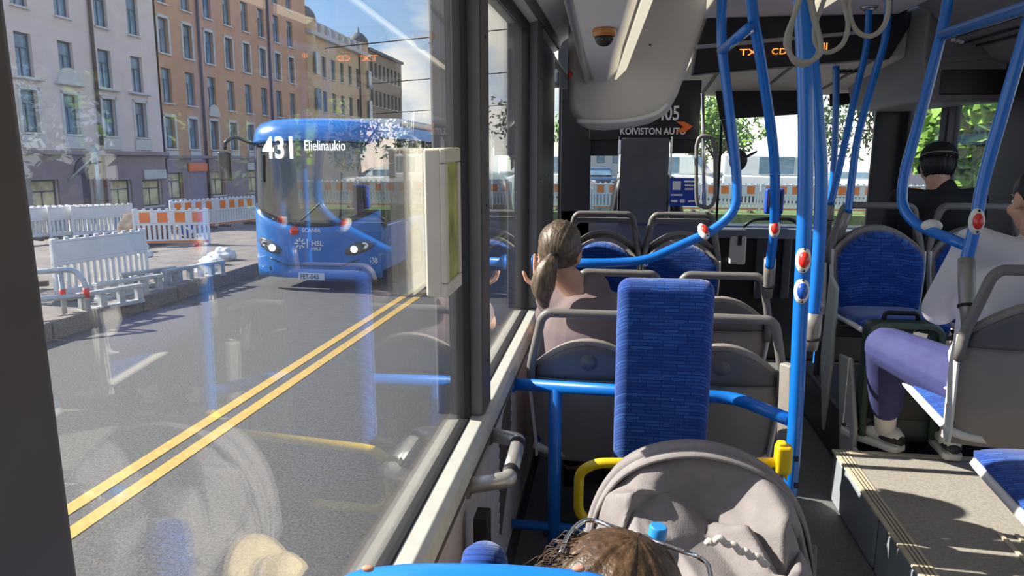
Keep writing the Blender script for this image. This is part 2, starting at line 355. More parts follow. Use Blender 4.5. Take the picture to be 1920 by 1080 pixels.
def window(y0, y1, z0=SILL, z1=WTOP, x=GX, pane='window_glass', side=1):
    global wn; wn += 1; o = root('window_%d' % wn, (x, (y0 + y1) / 2, z0), kind='structure'); g = .028
    MB().box(x - .004 * side - .003, x - .004 * side + .003, y0 + .005, y1 - .005, z0 + .005, z1 - .005).build('pane', pane, o, W=1)
    for a in ((y0, y0 + g, z0, z1), (y1 - g, y1, z0, z1), (y0 + g, y1 - g, z0 - .03, z0 + .006), (y0 + g, y1 - g, z1 - g, z1)):
        MB().box(x - .025, x + .014, a[0], a[1], a[2] + .001, a[3]).build('gasket', 'black_rubber', o, bevel=.005, W=1)
    return o
window(-1.35, .15); window(.405, 1.975); window(2.10, 3.36); window(4.28, 6.08)
def pillar(y0, y1, xi, m, m2=None, z1=WTOP + .03, cham=.02):
    MB().prism([(-.50, y0, SILL), (-.425, y0, SILL), (xi, y0 + .004, SILL), (xi, y1 - .004, SILL), (-.425, y1, SILL), (-.50, y1, SILL)], (0, 0, z1 - SILL)).build('pillar', m, wl, bevel=.010, W=1)
    if m2: MB().box(xi - .002, xi + .005, y0 + .014, y1 - .006, SILL + .005, z1).build('pillar_cover', m2, wl, bevel=.003, W=1)
    for k in range(3):
        MB().lathe([(.0, 0), (.005, 0), (.004, .003), (0, .004)], (xi + (.005 if m2 else 0), (y0 + y1) / 2, SILL + .15 + k * .45), (1, 0, 0), 10).build('screw', 'pillar_dark', wl, W=1)
pillar(YB, -1.35, -.34, 'pillar_grey'); pillar(.15, .405, -.345, 'trim_brown')
pillar(1.975, 2.10, -.366, 'pillar_grey', 'trim_brown'); pillar(3.36, 3.54, -.360, 'pillar_grey', 'trim_brown'); pillar(3.58, 4.28, -.362, 'pillar_dark', z1=WTOP - .03); pillar(6.08, 6.2, -.34, 'black_plastic')
MB().box(-.41, -.40, 3.54, 3.58, SILL, WTOP).build('seal', 'black_rubber', wl, W=1)
# left header and cove
prof = [(-.50, WTOP), (-.395, WTOP), (-.355, WTOP + .012), (-.345, WTOP + .05), (-.26, WTOP + .115), (-.20, CEIL - .02), (-.20, CEIL + .1), (-.50, CEIL + .1)]
MB().prism([(x, YB, z) for x, z in prof], (0, 4.5 - YB, 0)).build('header', 'housing_beige', wl, bevel=.008, W=1)
MB().box(-.36, -.342, YB, 4.4, WTOP + .004, WTOP + .05).build('header_strip', 'trim_brown', wl, bevel=.004, W=1)
MB().prism([(-.345, YB, WTOP + .052), (-.338, YB, WTOP + .052), (-.25, YB, WTOP + .122), (-.257, YB, WTOP + .122)], (0, 4.4 - YB, 0)).build('cove_seam', 'ceiling_white', wl, W=1)
# ceiling
ce = root('ceiling', (.8, 1.5, CEIL), kind='structure')
xs = [-.20, .34, .40, .98, 1.06, 1.55]
MB().box(-.22, 1.60, YB, 4.8, CEIL + .02, CEIL + .12).build('ceiling_core', 'ceiling_grey', ce, W=1)
for i, (a, b) in enumerate(((-.20, .36), (.46, .98), (1.08, 1.55))):
    for y0, y1 in ((YB, -.2), (-.2, 1.3), (1.3, 2.9), (2.9, 4.75)): MB().box(a, b, y0 + .003, y1 - .003, CEIL, CEIL + .021).build('ceiling_panel', 'ceiling_white', ce, bevel=.004, W=1)
for k, (a, b) in enumerate(((.36, .46), (.98, 1.08))):
    o = root('light_strip', ((a + b) / 2, 1.5, CEIL), ('pale ceiling light strip nearer the windows on the left', 'pale ceiling light strip nearer the seats on the right')[k], 'light', 'ceiling light strips')
    MB().prism([(a + .01, YB + .2, CEIL + .02), (a + .012, YB + .2, CEIL - .012), ((a + b) / 2, YB + .2, CEIL - .028), (b - .012, YB + .2, CEIL - .012), (b - .01, YB + .2, CEIL + .02)], (0, 4.4 - YB - .2, 0)).build('diffuser', 'lamp_strip', o, bevel=.006, W=1)
    for y in (.1, 1.6, 3.1): MB().box(a + .008, b - .008, y, y + .02, CEIL - .03, CEIL + .02).build('clip', 'aluminium', o, bevel=.003, W=1)
# right cove and wall
wr = root('wall_right', (XR, 2, 0), kind='structure')
prof = [(1.55, CEIL + .1), (1.55, CEIL - .005), (1.62, CEIL - .03), (1.74, 2.10), (1.78, 2.08), (1.90, 2.045), (1.94, 1.99), (2.0, 1.955), (XR + .05, 1.95), (XR + .05, CEIL + .1)]
MB().prism([(x, YB, z) for x, z in prof], (0, 4.42 - YB, 0)).build('cove', 'cove_dark', wr, bevel=.012, W=1)
for x0, z0, x1, z1 in ((1.735, 2.098, 1.742, 2.092), (1.80, 2.069, 1.806, 2.066), (1.86, 2.052, 1.868, 2.049)): MB().box(x0, x1 + .004, YB, 4.40, z0 - .008, z1 + .004).build('cove_seam', 'black_rubber', wr, W=1)
MB().box(XR, XR + .06, YB, YF, 0, .92).build('wall_core', 'wall_mauve', wr, W=1)
for a, b in zip(yy, yy[1:]): MB().box(XR - .018, XR, a + .004, b - .004, .24, .90).build('wall_panel', 'wall_mauve', wr, bevel=.006, W=1)
window(-1.35, .4, .92, 1.96, XR + .03, 'clear_glass', -1); window(.52, 2.25, .92, 1.96, XR + .03, 'clear_glass', -1); window(2.37, 4.06, .92, 1.96, XR + .03, 'clear_glass', -1)
for a, b in ((YB, -1.35), (.4, .52), (2.25, 2.37), (4.06, 4.42)): MB().box(XR - .02, XR + .06, a, b, .9, 1.97).build('pillar', 'black_plastic', wr, bevel=.01, W=1)
# front door on the right
dr = root('door_1', (XR + .03, 5.2, 0), kind='structure')
for a, b in ((4.42, 5.13), (5.17, 5.88)):
    for c in ((a, a + .09, .02, 1.95), (b - .09, b, .02, 1.95), (a + .09, b - .09, .02, .16), (a + .09, b - .09, 1.86, 1.95)): MB().box(XR + .01, XR + .05, *c).build('door_frame', 'black_plastic', dr, bevel=.008, W=1)
    MB().box(XR + .027, XR + .033, a + .09, b - .09, .16, 1.86).build('pane', 'clear_glass', dr, W=1)
MB().tube(fillet([(XR - .01, 5.05, .6), (XR - .08, 5.05, .65), (XR - .08, 5.05, 1.35), (XR - .01, 5.05, 1.4)], .05), .014).build('door_handle', 'chrome', dr, smooth=True, W=1)
# back wall (behind the viewer)
wb = root('wall_rear', (.8, YB, 0), kind='structure')
MB().box(-.5, XR + .06, YB - .06, YB, 0, CEIL + .1).build('wall_core', 'wall_mauve', wb, W=1)
# front: windscreen, dash, pillars, front ceiling
wf = root('wall_front', (.8, YF, 0), kind='structure')
MB().box(-.5, XR + .06, YF, YF + .08, -.05, .84).build('front_panel', 'black_plastic', wf, W=1)
MB().box(-.5, XR + .06, YF, YF + .08, 1.98, CEIL + .1).build('front_header', 'black_plastic', wf, W=1)
MB().prism([(1.86, 5.90, .8), (2.11, 5.90, .8), (2.11, 6.26, .8), (1.97, 6.26, .8)], (0, 0, 1.25)).build('corner_pillar', 'black_plastic', wf, bevel=.02, W=1)
MB().box(-.50, -.39, 6.15, 6.28, .8, 2.05).build('corner_pillar', 'black_plastic', wf, bevel=.02, W=1)
wn += 1; ws = root('window_%d' % wn, (.8, YF + .04, .84), kind='structure')
MB().sheet(lambda u, v: V((-.42 + 2.44 * u, YF + .05 + .10 * (1 - (2 * u - 1) ** 2), .84 + 1.15 * v)), 12, 2, .006).build('pane', 'clear_glass', ws, smooth=True, W=1)
MB().box(.815, .835, YF + .13, YF + .15, .84, 1.99).build('screen_divider', 'black_rubber', ws, W=1)
cf = root('ceiling', (1.1, 5.4, 1.95), kind='structure')
MB().prism([(.42, 4.72, 2.03), (.42, 6.2, 1.90), (.42, 6.2, 2.3), (.42, 4.72, 2.3)], (1.66, 0, 0)).build('front_ceiling_panel', 'cream_plastic', cf, bevel=.01, W=1)
for k in range(3): MB().prism([(.62 + k * .42, 4.78, 2.018), (.64 + k * .42, 4.78, 2.018), (.64 + k * .42, 6.1, 1.90), (.62 + k * .42, 6.1, 1.90)], (0, 0, .01)).build('panel_seam', 'trim_brown', cf, W=1)
for k in range(4):
    MB().box(1.36 + k * .035, 1.38 + k * .035, 5.1, 5.22, 1.978 , 1.992).build('vent_slot', 'black_rubber', cf, W=1)
# driver side header + door header housing on the right
hd = root('door_header', (1.9, 4.9, 1.76), 'dark grey housing with black display above the front door', 'housing')
prof = [(1.62, 2.30), (1.62, 1.98), (1.66, 1.82), (1.70, 1.772), (1.76, 1.76), (2.06, 1.76), (2.06, 2.30)]
MB().prism([(x, 4.44, z) for x, z in prof], (0, 1.4, 0)).build('shell', 'cove_dark', hd, bevel=.02, W=1)
MB().box(1.72, 2.04, 4.425, 4.445, 1.80, 1.93).build('display', 'black_plastic', hd, bevel=.006, W=1)
MB().prism([(1.66, 4.43, 1.96), (2.05, 4.43, 1.99), (2.05, 4.43, 2.02), (1.66, 4.43, 2.0)], (0, .02, 0)).build('lip', 'cove_dark', hd, bevel=.005, W=1)
for k in range(3): MB().box(1.745 + k * .022, 1.757 + k * .022, 4.40, 4.432, 2.075 - k * .006, 2.10 - k * .006).build('pictogram', 'print_white', hd, W=1)
# overhead channel with dome camera, bulkhead housing
oc = root('overhead_duct', (-.05, 2.3, 2.1), 'long pale ceiling duct panel sloping down above the left seats', 'ceiling duct')
def dz(y): return 1.56 + .784 - .13 * y
def ring(y, a, b): z = dz(y); return [V((a, y, CEIL + .03)), V((a, y, z + .01)), V((a + .02, y, z)), V((b - .05, y, z)), V((b, y, z + .05)), V((b + .01, y, CEIL + .03))]
MB().loft([ring(.9, -.20, .20), ring(2.46, -.17, .075), ring(3.4, -.155, .005), ring(3.86, -.14, -.015)]).build('duct_panel', 'ceiling_white', oc, bevel=.006, W=1)
MB().sheet(lambda u, v: V((-.205 + .028 * u + .03 * v, .9 + 2.96 * v, dz(.9 + 2.96 * v) - .004 + .02 * u)), 2, 8, .012).build('edge_strip', 'aluminium', oc, smooth=True, W=1)
MB().sheet(lambda u, v: V((.185 - .21 * v + .05 * u, .9 + 2.9 * v, dz(.9 + 2.9 * v) + .0 + .05 * u)), 2, 8, .008).build('light_edge', 'lamp_strip', oc, smooth=True, W=1)
p = P(1133, 62, y=2.92); p.z = dz(2.92)
dc = root('dome_camera', p, 'small dark dome camera with amber ring under the ceiling duct', 'camera')
MB().lathe([(0, .004), (.042, .004), (.044, -.012), (.040, -.026), (0, -.026)], p, n=28).build('mount_ring', mat('amber_plastic', (.42, .17, .04), .35), dc, smooth=True, W=1, bevel=.002)
MB().lathe([(.036, -.024), (.034, -.038), (.026, -.052), (.014, -.060), (0, -.062)], p, n=24).build('dome', 'black_plastic', dc, smooth=True, W=1)
for k in range(7):
    a = k * .9; MB().ell(p + V((cos(a) * .030, sin(a) * .030, -.038)), (.004, .004, .004), nu=8, nv=6).build('infrared_lamp', 'chrome', dc, smooth=True, W=1)
bh = root('bulkhead_housing', (.1, 3.9, 1.8), 'beige rounded ceiling housing hanging in front of the driver partition', 'housing')
ol = [(1063, 178), (1066, 208), (1090, 240), (1130, 242), (1180, 238), (1225, 228), (1252, 212), (1272, 176), (1296, 110), (1312, 60), (1326, 18)]
tp = [(1063, 160), (1066, 160), (1090, 162), (1130, 164), (1170, 165), (1190, 120), (1204, 80), (1218, 48), (1240, 40), (1280, 30), (1326, 14)]
fa = [P(a, b, y=3.86) for a, b in ol]; fb = [P(a, b, y=3.86) for a, b in tp]
for q in fb: q.z = max(q.z, 2.27) if q.x > .12 else q.z
g = MB()
rin = [fa[i].lerp(fb[i], .0) for i in range(len(fa))]
poly = fa + [V((fa[-1].x, 3.86, CEIL + .05)), V((fa[0].x, 3.86, CEIL + .05))]
g.prism(poly, (0, .55, 0)).build('shell', 'housing_beige', bh, bevel=.045, W=1, seg=4)
lip = [P(a, b, y=3.84) for a, b in ((1082, 222), (1130, 224), (1180, 221), (1228, 209), (1252, 190))]
MB().tube(spline([q + V((0, -.0, -.012)) for q in lip], 6), .012, flat=1).build('lower_lip', 'ceiling_white', bh, smooth=True, W=1)
q = P(1219, 84, y=3.858); MB().lathe([(0, 0), (.006, 0), (.006, -.003), (0, -.004)], q, (0, 1, 0), 10).build('screw', 'trim_brown', bh, W=1)
ql = P(1069, 140, y=3.7); MB().ell(ql, (.012, .03, .018)).build('warning_lamp', 'button_red', bh, smooth=True, W=1)
# LED destination display
ld = root('led_display', (1.05, 4.68, 1.99), 'black overhead display box showing orange letters', 'display')
a = P(1298, 140, y=4.68); b = P(1640, 62, y=4.68)
MB().prism([P(1298, 140, y=4.68), P(1625, 112, y=4.68), P(1668, 112, y=4.68), V((1.66, 4.68, CEIL + .02)), V((.5, 4.68, CEIL + .02)), P(1306, 88, y=4.68)], (0, .12, 0)).build('case', 'black_plastic', ld, bevel=.012, W=1)
MB().prism([P(1306, 92, y=4.66), P(1612, 64, y=4.66), P(1612, 57, y=4.66), P(1306, 84, y=4.66)], (0, .03, 0)).build('top_strip', 'ceiling_grey', ld, bevel=.004, W=1)
def put(s, px, py, size, m, par, Y, bold=0, sx=1): q = P(px, py, y=Y) - V(par['_o']); return text(s, size, m, par, Matrix.Translation(q) @ FACE_BACK, bold=bold, sx=sx)
put("TX'", 1386, 104, .052, 'led_orange', ld, 4.675, sx=1.5); put('CD', 1446, 102, .050, 'led_orange', ld, 4.675, sx=1.2); put('II', 1542, 93, .055, 'led_orange', ld, 4.675, sx=1.1)
# driver partition
dp = root('driver_partition', (.1, 4.9, 0), 'dark driver partition with grey centre panel and operator lettering', 'partition')
def quad(name, m, x0, y0, x1, y1, Y, d=.02, par=dp, bev=.004):
    a = P(x0, y1, y=Y); b = P(x1, y0, y=Y); return MB().box(a.x, b.x, Y, Y + d, a.z, b.z).build(name, m, par, bevel=bev, W=1)
quad('centre_panel', 'smoke', 1160, 258, 1256, 420, 4.88, .05, bev=.012)
quad('panel_edge', 'aluminium', 1157, 256, 1161, 420, 4.87, .05); quad('panel_edge', 'aluminium', 1255, 256, 1259, 420, 4.87, .05)
quad('header_board', 'black_plastic', 1105, 150, 1316, 262, 4.90, .03)
quad('upper_shade', 'black_plastic', 1100, 240, 1160, 292, 4.95); quad('upper_shade', 'black_plastic', 1256, 240, 1308, 288, 4.95)
quad('left_post', 'black_plastic', 1048, 165, 1110, 560, 4.92, .08)
quad('glass', 'clear_glass', 1108, 290, 1160, 400, 4.93, .008); quad('glass', 'clear_glass', 1256, 286, 1318, 340, 4.93, .008)
quad('lower_panel', 'shell_dark', 1048, 398, 1330, 700, 4.92, .04)
bp_ = quad('notice', 'sign_blue', 1254, 334, 1310, 386, 4.86, .01)
for (x0, y0, x1, y1) in ((1261, 340, 1277, 356), (1284, 339, 1305, 342), (1284, 346, 1306, 349), (1284, 353, 1300, 356), (1258, 364, 1280, 367), (1258, 375, 1270, 379), (1275, 374, 1284, 380), (1290, 376, 1303, 379)): quad('print', 'print_white', x0, y0, x1, y1, 4.852, .006, bev=0)
put('405', 1232, 225, .125, 'print_white', dp, 4.885, .002, .75); put('KOIVISTON AUTO', 1162, 252, .058, 'print_white', dp, 4.885, .0012, .86)
MB().prism([P(x, y, y=4.882) for x, y in ((1268, 228), (1283, 228), (1299, 237), (1284, 248), (1266, 248), (1281, 238))], (0, .006, 0)).build('arrow', 'print_orange', dp, W=1)
MB().tube([P(1317, 175, y=4.8), P(1321, 392, y=4.8)], .012).build('chrome_post', 'chrome', dp, smooth=True, W=1)
lp = [P(x, y, y=4.75) for x, y in ((1306, 275), (1312, 258), (1328, 256), (1339, 270), (1341, 330), (1340, 372), (1330, 388), (1314, 386), (1306, 370))]
MB().tube(spline(lp + [lp[0]], 5)[:-1], .012, closed=True).build('loop_handle', 'handle_grey', dp, smooth=True, W=1)
# driver seat seen behind the partition, dashboard, ticket reader, visor
ds = root('driver_seat', (.15, 5.45, 0), 'dark rounded driver seat behind the grey partition panel', 'seat')
c = P(1212, 370, y=5.45)
MB().sheet(lambda u, v: V((c.x + (u - .5) * .52 * (1 - .55 * max(0, v - .6) ** 1.2), 5.45 + .05 * (v - .5) - .05 * (2 * u - 1) ** 2, .45 + v * (c.z + .20 - .45) - .16 * max(0, v - .5) * (2 * u - 1) ** 2)), 10, 10, .09).build('backrest', 'black_plastic', ds, smooth=True, W=1)
MB().box(c.x - .25, c.x + .25, 5.5, 5.95, .38, .5).build('cushion', 'black_plastic', ds, bevel=.04, W=1)
MB().lathe([(.16, 0), (.16, .03), (.06, .06), (.06, .38), (0, .38)], (c.x, 5.7, 0)).build('pedestal', 'dark_box', ds, smooth=True, W=1)
db = root('dashboard', (1.2, 5.6, 0), 'black dashboard and driver cab door under the windscreen', 'dashboard')
MB().prism([(.60, 5.35, 0), (.60, 5.35, .93), (.60, 5.42, .96), (.60, 6.15, .90), (.60, 6.15, 0)], (1.30, 0, 0)).build('cabinet', 'black_plastic', db, bevel=.02, W=1)
MB().box(.58, 1.88, 5.30, 5.36, .885, .955).build('top_edge', mat('edge_bluegrey', (.16, .19, .24), .5), db, bevel=.015, W=1)
quad('ticket_box', 'housing_beige', 1367, 440, 1401, 496, 5.30, .05, db, .012); quad('ticket_slot', 'black_rubber', 1382, 441, 1392, 460, 5.29, .03, db)
quad('door_panel', 'dark_box', 1462, 430, 1488, 560, 5.32, .03, db, .01); quad('door_panel', 'dark_box', 1412, 430, 1456, 560, 5.32, .03, db, .01)
MB().tube(fillet([P(1393, 426, y=5.3), P(1412, 411, y=5.3), P(1484, 410, y=5.3), P(1500, 424, y=5.3)], .04), .012).build('grab_rail', 'black_plastic', db, smooth=True, W=1)
tr_ = root('ticket_reader', P(1455, 418, y=5.38), 'dark blue ticket reader on the dashboard behind the pole', 'ticket reader')
quad('stand', 'sign_blue', 1446, 396, 1466, 420, 5.38, .05, tr_, .008); quad('case', 'sign_blue', 1434, 354, 1472, 402, 5.36, .06, tr_, .014); quad('screen', 'black_plastic', 1440, 360, 1467, 388, 5.352, .012, tr_, .004)
sv = root('sun_visor', (1.0, 6.05, 1.7), 'wide black sun visor hanging across the windscreen top', 'sun visor')
a = P(1338, 222, y=5.96); b = P(1505, 163, y=5.96); MB().prism([P(1340, 165, y=5.96), P(1505, 160, y=5.96), P(1505, 214, y=5.96), P(1350, 224, y=5.96)], (0, .02, 0)).build('blade', 'black_plastic', sv, bevel=.006, W=1)
a = P(1556, 176, y=5.96); MB().prism([P(1556, 176, y=5.96), P(1668, 172, y=5.96), P(1660, 186, y=5.96), P(1556, 200, y=5.96)], (0, .02, 0)).build('blade', 'black_plastic', sv, bevel=.006, W=1)
for px in (1352, 1495): MB().tube([P(px, 150, y=5.97), P(px, 175, y=5.97)], .008).build('bracket', 'black_plastic', sv, W=1)
im = root('mirror_arm', P(1370, 226, y=6.0), 'black mirror hanging left of the windscreen centre', 'mirror')
MB().prism([P(x, y, y=5.98) for x, y in ((1352, 226), (1364, 222), (1380, 300), (1420, 282), (1420, 286), (1372, 312))], (0, .03, 0)).build('arm', 'black_plastic', im, bevel=.006, W=1)
MB().ell(P(1384, 300, y=5.98), (.07, .04, .085)).build('mirror_head', 'black_plastic', im, smooth=True, W=1)
# poster box on window 1
a = P(830, 420, x=-.36); pb = root('poster_frame', (-.39, 1.78, 1.05), 'cream framed poster holder fixed upright against the large window', 'poster holder')
zt = P(830, 278, x=-.36).z; zb = P(830, 560, x=-.36).z; y0 = P(829, 420, x=-.36).y; y1 = P(857, 420, x=-.36).y
MB().box(-.398, -.36, y0, y1, zb, zt).build('case', 'cream_plastic', pb, bevel=.006, W=1)
MB().box(-.362, -.357, y0 + .02, y1 - .02, zb + .03, zt - .03).build('poster', 'poster', pb, W=1)
for (c0, c1, d0, d1) in ((y0, y1, zt - .03, zt), (y0, y1, zb, zb + .03), (y0, y0 + .02, zb + .031, zt - .031), (y1 - .02, y1, zb + .031, zt - .031)): MB().box(-.364, -.350, c0, c1, d0, d1).build('frame_edge', 'cream_plastic', pb, bevel=.003, W=1)
# ================================================================== seats
def seat_proto():
    o = root('bus_chair', (0, 0, 0))
    def hw(z): return .19 + .022 * min(1, max(0, (z - .40) / .25))
    def zt(u): return .735 + .125 * cos(u * pi / 2) ** .8 if abs(u) < .999 else .735
    def yb(z): return -.16 * (z - .42)
    def back(d, inset, z0, top):
        def fn(a, b):
            u = 2 * a - 1; z = z0 + b * (zt(u) - top - z0); return V((u * (hw(z) - inset), yb(z) + d + .035 * abs(u) ** 3, z))
        return fn
    MB().sheet(back(0, 0, .36, 0), 16, 12, .028).build('back_shell', 'shell_grey', o, smooth=True, bevel=.006)
    # raised darker upper field on the rear of the shell, with moulded emblem
    def fn(a, b):
        u = (2 * a - 1) * .93; z = .705 + b * (zt(u) - .022 - .705); return V((u * hw(z), yb(z) - .017 + .035 * abs(u) ** 3, z))
    MB().sheet(fn, 14, 5, .008).build('upper_field', 'shell_dark', o, smooth=True)
    MB().tube([(u / 10 * .205, yb(.70) - .018 + .035 * abs(u / 10) ** 3, .70) for u in range(-10, 11)], .004, 8).build('seam', 'handle_grey', o, smooth=True)
    MB().lathe([(0, 0), (.03, 0), (.03, .003), (0, .003)], (0, yb(.77) - .022, .775), (0, -1, -.1), 20).build('moulded_emblem', 'shell_dark', o, smooth=True)
    def cf(a, b):
        u = 2 * a - 1; z = .44 + b * (zt(u) - .03 - .44); e = (1 - abs(u) ** 6) * (1 - abs(2 * b - 1) ** 8); return V((u * (hw(z) - .012), yb(z) + .022 + .026 * e + .035 * abs(u) ** 3, z))
    MB().sheet(cf, 20, 16, .03).build('back_cushion', 'seat_fabric', o, smooth=True)
    def sf(a, b):
        u = 2 * a - 1; e = (1 - abs(u) ** 6) * (1 - abs(2 * b - 1) ** 8); wd = .195 - .03 * max(0, b - .7) ** 2 * 6
        return V((u * wd, .015 + .42 * b, .425 + .03 * b + .022 * e - .05 * max(0, b - .8) ** 2 * 8))
    MB().sheet(sf, 18, 16, .045).build('seat_cushion', 'seat_fabric', o, smooth=True)
    def pf_(a, b):
        u = 2 * a - 1; wd = .205 - .03 * max(0, b - .7) ** 2 * 6; return V((u * wd, -.005 + .43 * b, .385 + .035 * b + .03 * abs(u) ** 4 - .03 * max(0, b - .8) * 2))
    MB().sheet(pf_, 16, 12, .024).build('seat_shell', 'white_plastic', o, smooth=True)
    hp = [(-.212, yb(.66), .66), (-.212, yb(.74), .745), (-.196, yb(.82) - .004, .82), (-.170, yb(.93) - .006, .935), (-.148, yb(.955) - .006, .957), (.148, yb(.955) - .006, .957), (.170, yb(.93) - .006, .935), (.196, yb(.82) - .004, .82), (.212, yb(.74), .745), (.212, yb(.66), .66)]
    MB().tube(fillet(hp, .05), .0165, 12).build('grab_handle', 'handle_grey', o, smooth=True)
    for s in (-1, 1):
        def ef(a, b): z = .37 + b * .37; return V((s * (hw(z) + .004), yb(z) - .012 + .055 * a + .0 * b, z))
        MB().sheet(ef, 2, 8, .010).build('side_edge', 'white_plastic', o, smooth=True, bevel=.003)
        MB().prism([(s * .15, .06, 0), (s * .15, .12, 0), (s * .15, .30, .39), (s * .15, .05, .39)], (.022, 0, 0)).build('leg', 'shell_dark', o, bevel=.006)
    MB().box(-.17, .19, .05, .16, 0, .02).build('foot_plate', 'dark_box', o, bevel=.005)
    return o
seat0 = seat_proto()
sb = root('bus_chair', (0, 0, 0))
for k in kids(seat0):
    if k.name.split('.')[0] not in ('leg', 'foot_plate'): c = k.copy(); COL.objects.link(c); c.parent = sb
MB().box(-.04, .24, .10, .18, .335, .375).build('cantilever_beam', 'shell_dark', sb, bevel=.008)
used = [0, 0]
def seat(x, y, z, rz, label, group):
    j = 1 if x > .9 else 0
    if not used[j]:
        used[j] = 1; o = (seat0, sb)[j]; o.location = (x, y, z); o.rotation_euler.z = rz; o['label'] = label; o['group'] = group
    else: o = copy_tree((seat0, sb)[j], (x, y, z), rz, label, group=group)
    o['category'] = 'bus seat'; return o
YA = 2.645
seat(-.085, YA, 0, 0, 'grey backed bus seat under the woman with the ponytail', 'grey bus seats')
seat(.38, YA, 0, 0, 'grey backed bus seat right behind the tall blue wheelchair backrest, beside the pole', 'grey bus seats')
YBr = 3.32
seat(.015, YBr, .03, 0, 'grey backed seat ahead of the ponytailed woman, by the window', 'grey bus seats')
seat(.46, YBr, .03, 0, 'empty grey backed seat whose handle joins the short blue pole', 'grey bus seats')
YC = 4.28
seat(-.075, YC, .14, pi, 'rear-facing blue seat beyond the ponytailed woman, at the window', 'grey bus seats')
seat(.375, YC, .14, pi, 'sunlit rear-facing blue seat crossed by the slanting blue rail', 'grey bus seats')
seat(-.075, YC + .16, .18, 0, 'forward-facing seat behind the window-side rear-facing seat, only its handle showing', 'grey bus seats')
seat(.375, YC + .16, .18, 0, 'forward-facing seat behind the sunlit rear-facing seat, only its handle showing', 'grey bus seats')
seat(1.285, 2.44, .224, 0, 'grey backed seat of the man in the white shirt', 'grey bus seats')
seat(1.73, 2.44, .224, 0, 'window-side seat beside the man in the white shirt', 'grey bus seats')
seat(1.30, 3.86, .28, pi, 'shaded dark blue rear-facing seat facing the man in white', 'grey bus seats')
seat(1.76, 3.86, .28, pi, 'window-side rear-facing blue seat ahead of the man in white', 'grey bus seats')
seat(1.30, 4.02, .28, 0, 'forward-facing seat back to back with the shaded dark blue seat', 'grey bus seats')
seat(1.76, 4.02, .28, 0, 'forward-facing seat under the man in the black cap', 'grey bus seats')
seat(1.215, 1.72, .224, 0, 'nearest blue bus seat with white rim at the right edge', 'grey bus seats')
seat(1.70, 1.72, .224, 0, 'nearest window-side blue seat beyond the right edge', 'grey bus seats')
wa = root('wheel_box', (1.5, 3.85, 0), 'dark wheel box under the rear-facing seats on the right', 'wheel box')
MB().box(1.09, XR - .02, 3.44, 4.40, .005, .278).build('box_top', 'dark_box', wa, bevel=.03, W=1)
MB().prism([(1.075, 3.28, .0), (1.075, 3.44, .0), (1.075, 3.62, .55), (1.075, 3.44, .58), (1.075, 3.30, .30)], (.02, 0, 0)).build('panel_and_lit_patch', mat('panel_pale', (.50, .52, .49), .5, var=.05), wa, bevel=.008, W=1)
MB().prism([(1.03, 3.62, .15), (1.03, 3.75, .5), (1.03, 3.72, .92), (1.03, 3.60, .88), (1.03, 3.58, .5)], (.02, 0, 0)).build('panel_and_lit_patch', 'panel_pale', wa, bevel=.008, W=1)  # pale slab standing in for a lit patch on the dark part here
MB().prism([(1.06, 3.24, .0), (1.10, 3.24, .0), (1.085, 3.24, .22), (1.065, 3.24, .22)], (0, .03, 0)).build('strut', 'panel_pale', wa, bevel=.004, W=1)
wa2 = root('wheel_box', (.15, 4.36, 0), 'dark seat plinth under the rear-facing seats on the left', 'wheel box')
MB().box(-.32, .60, 3.98, 4.72, .003, .138).build('box_top', 'dark_box', wa2, bevel=.008, W=1); MB().box(-.30, .58, 4.35, 4.70, .1385, .178).build('step', 'dark_box', wa2, bevel=.008, W=1)
# ================================================================== wheelchair bay
YW = 2.36
wb_ = root('wheelchair_backrest', (.16, YW, .2), 'tall narrow blue padded wheelchair backrest in front of the grey seats', 'backrest')
a = P(1152, 700, y=YW); b = P(1347, 530, y=YW); bz = P(1150, 900, y=YW).z - .12
def pad(u, v):
    k = 2 * u - 1; e = (1 - abs(k) ** 10); return V(((a.x + b.x) / 2 + k * (b.x - a.x - .03) / 2, YW + .03 - .012 * e, bz + v * (b.z - bz - .03)))
MB().box(a.x + .003, b.x - .003, YW + .002, YW + .095, bz, b.z).build('pad', 'seat_fabric', wb_, bevel=.042, seg=5, W=1)
MB().box(a.x + .03, b.x - .03, YW + .095, YW + .11, bz + .03, b.z - .04).build('backing_board', 'shell_dark', wb_, bevel=.005, W=1)
MB().box(a.x + .05, b.x - .05, YW + .02, YW + .09, 0, bz + .002).build('foot', 'dark_box', wb_, bevel=.01, W=1)
PR = .0195
bf = root('bay_rail', (.1, YW + .13, 0), 'blue tubular rail frame crossing behind the wheelchair backrest', 'rail'); YR = YW + .135
zr = P(1100, 729, y=YR).z; Y3R = 2.32
MB().tube(fillet([(-.354, YR, zr + .005), (.42, YR, zr - .008), (.562, Y3R, zr - .012)], .06), .022).build('top_rail', 'pole_blue', bf, smooth=True, W=1)
xp = P(1040, 850, y=YR).x; MB().tube([(xp, YR, 0), (xp, YR, zr)], .024).build('post', 'pole_blue', bf, smooth=True, W=1)
zl = P(1020, 986, y=YR).z; MB().tube([(-.354, YR, zl), (.12, YR, zl - .005)], PR * .9).build('lower_rail', 'pole_blue', bf, smooth=True, W=1)
MB().lathe([(.03, 0), (.03, .012), (0, .013)], (-.354, YR, zr + .005), (1, 0, 0), 18).build('flange', 'pole_blue', bf, smooth=True, W=1); MB().lathe([(.04, 0), (.04, .01), (0, .011)], (xp, YR, 0), n=18).build('flange', 'pole_blue', bf, smooth=True, W=1)
yr = root('folding_rail', P(1470, 980, y=2.22), 'yellow folding safety rail hinged on the blue pole behind the stroller', 'rail')
Yy = 2.22; lp = [(1462, 868), (1118, 868), (1086, 884), (1084, 960), (1108, 984), (1240, 990)]
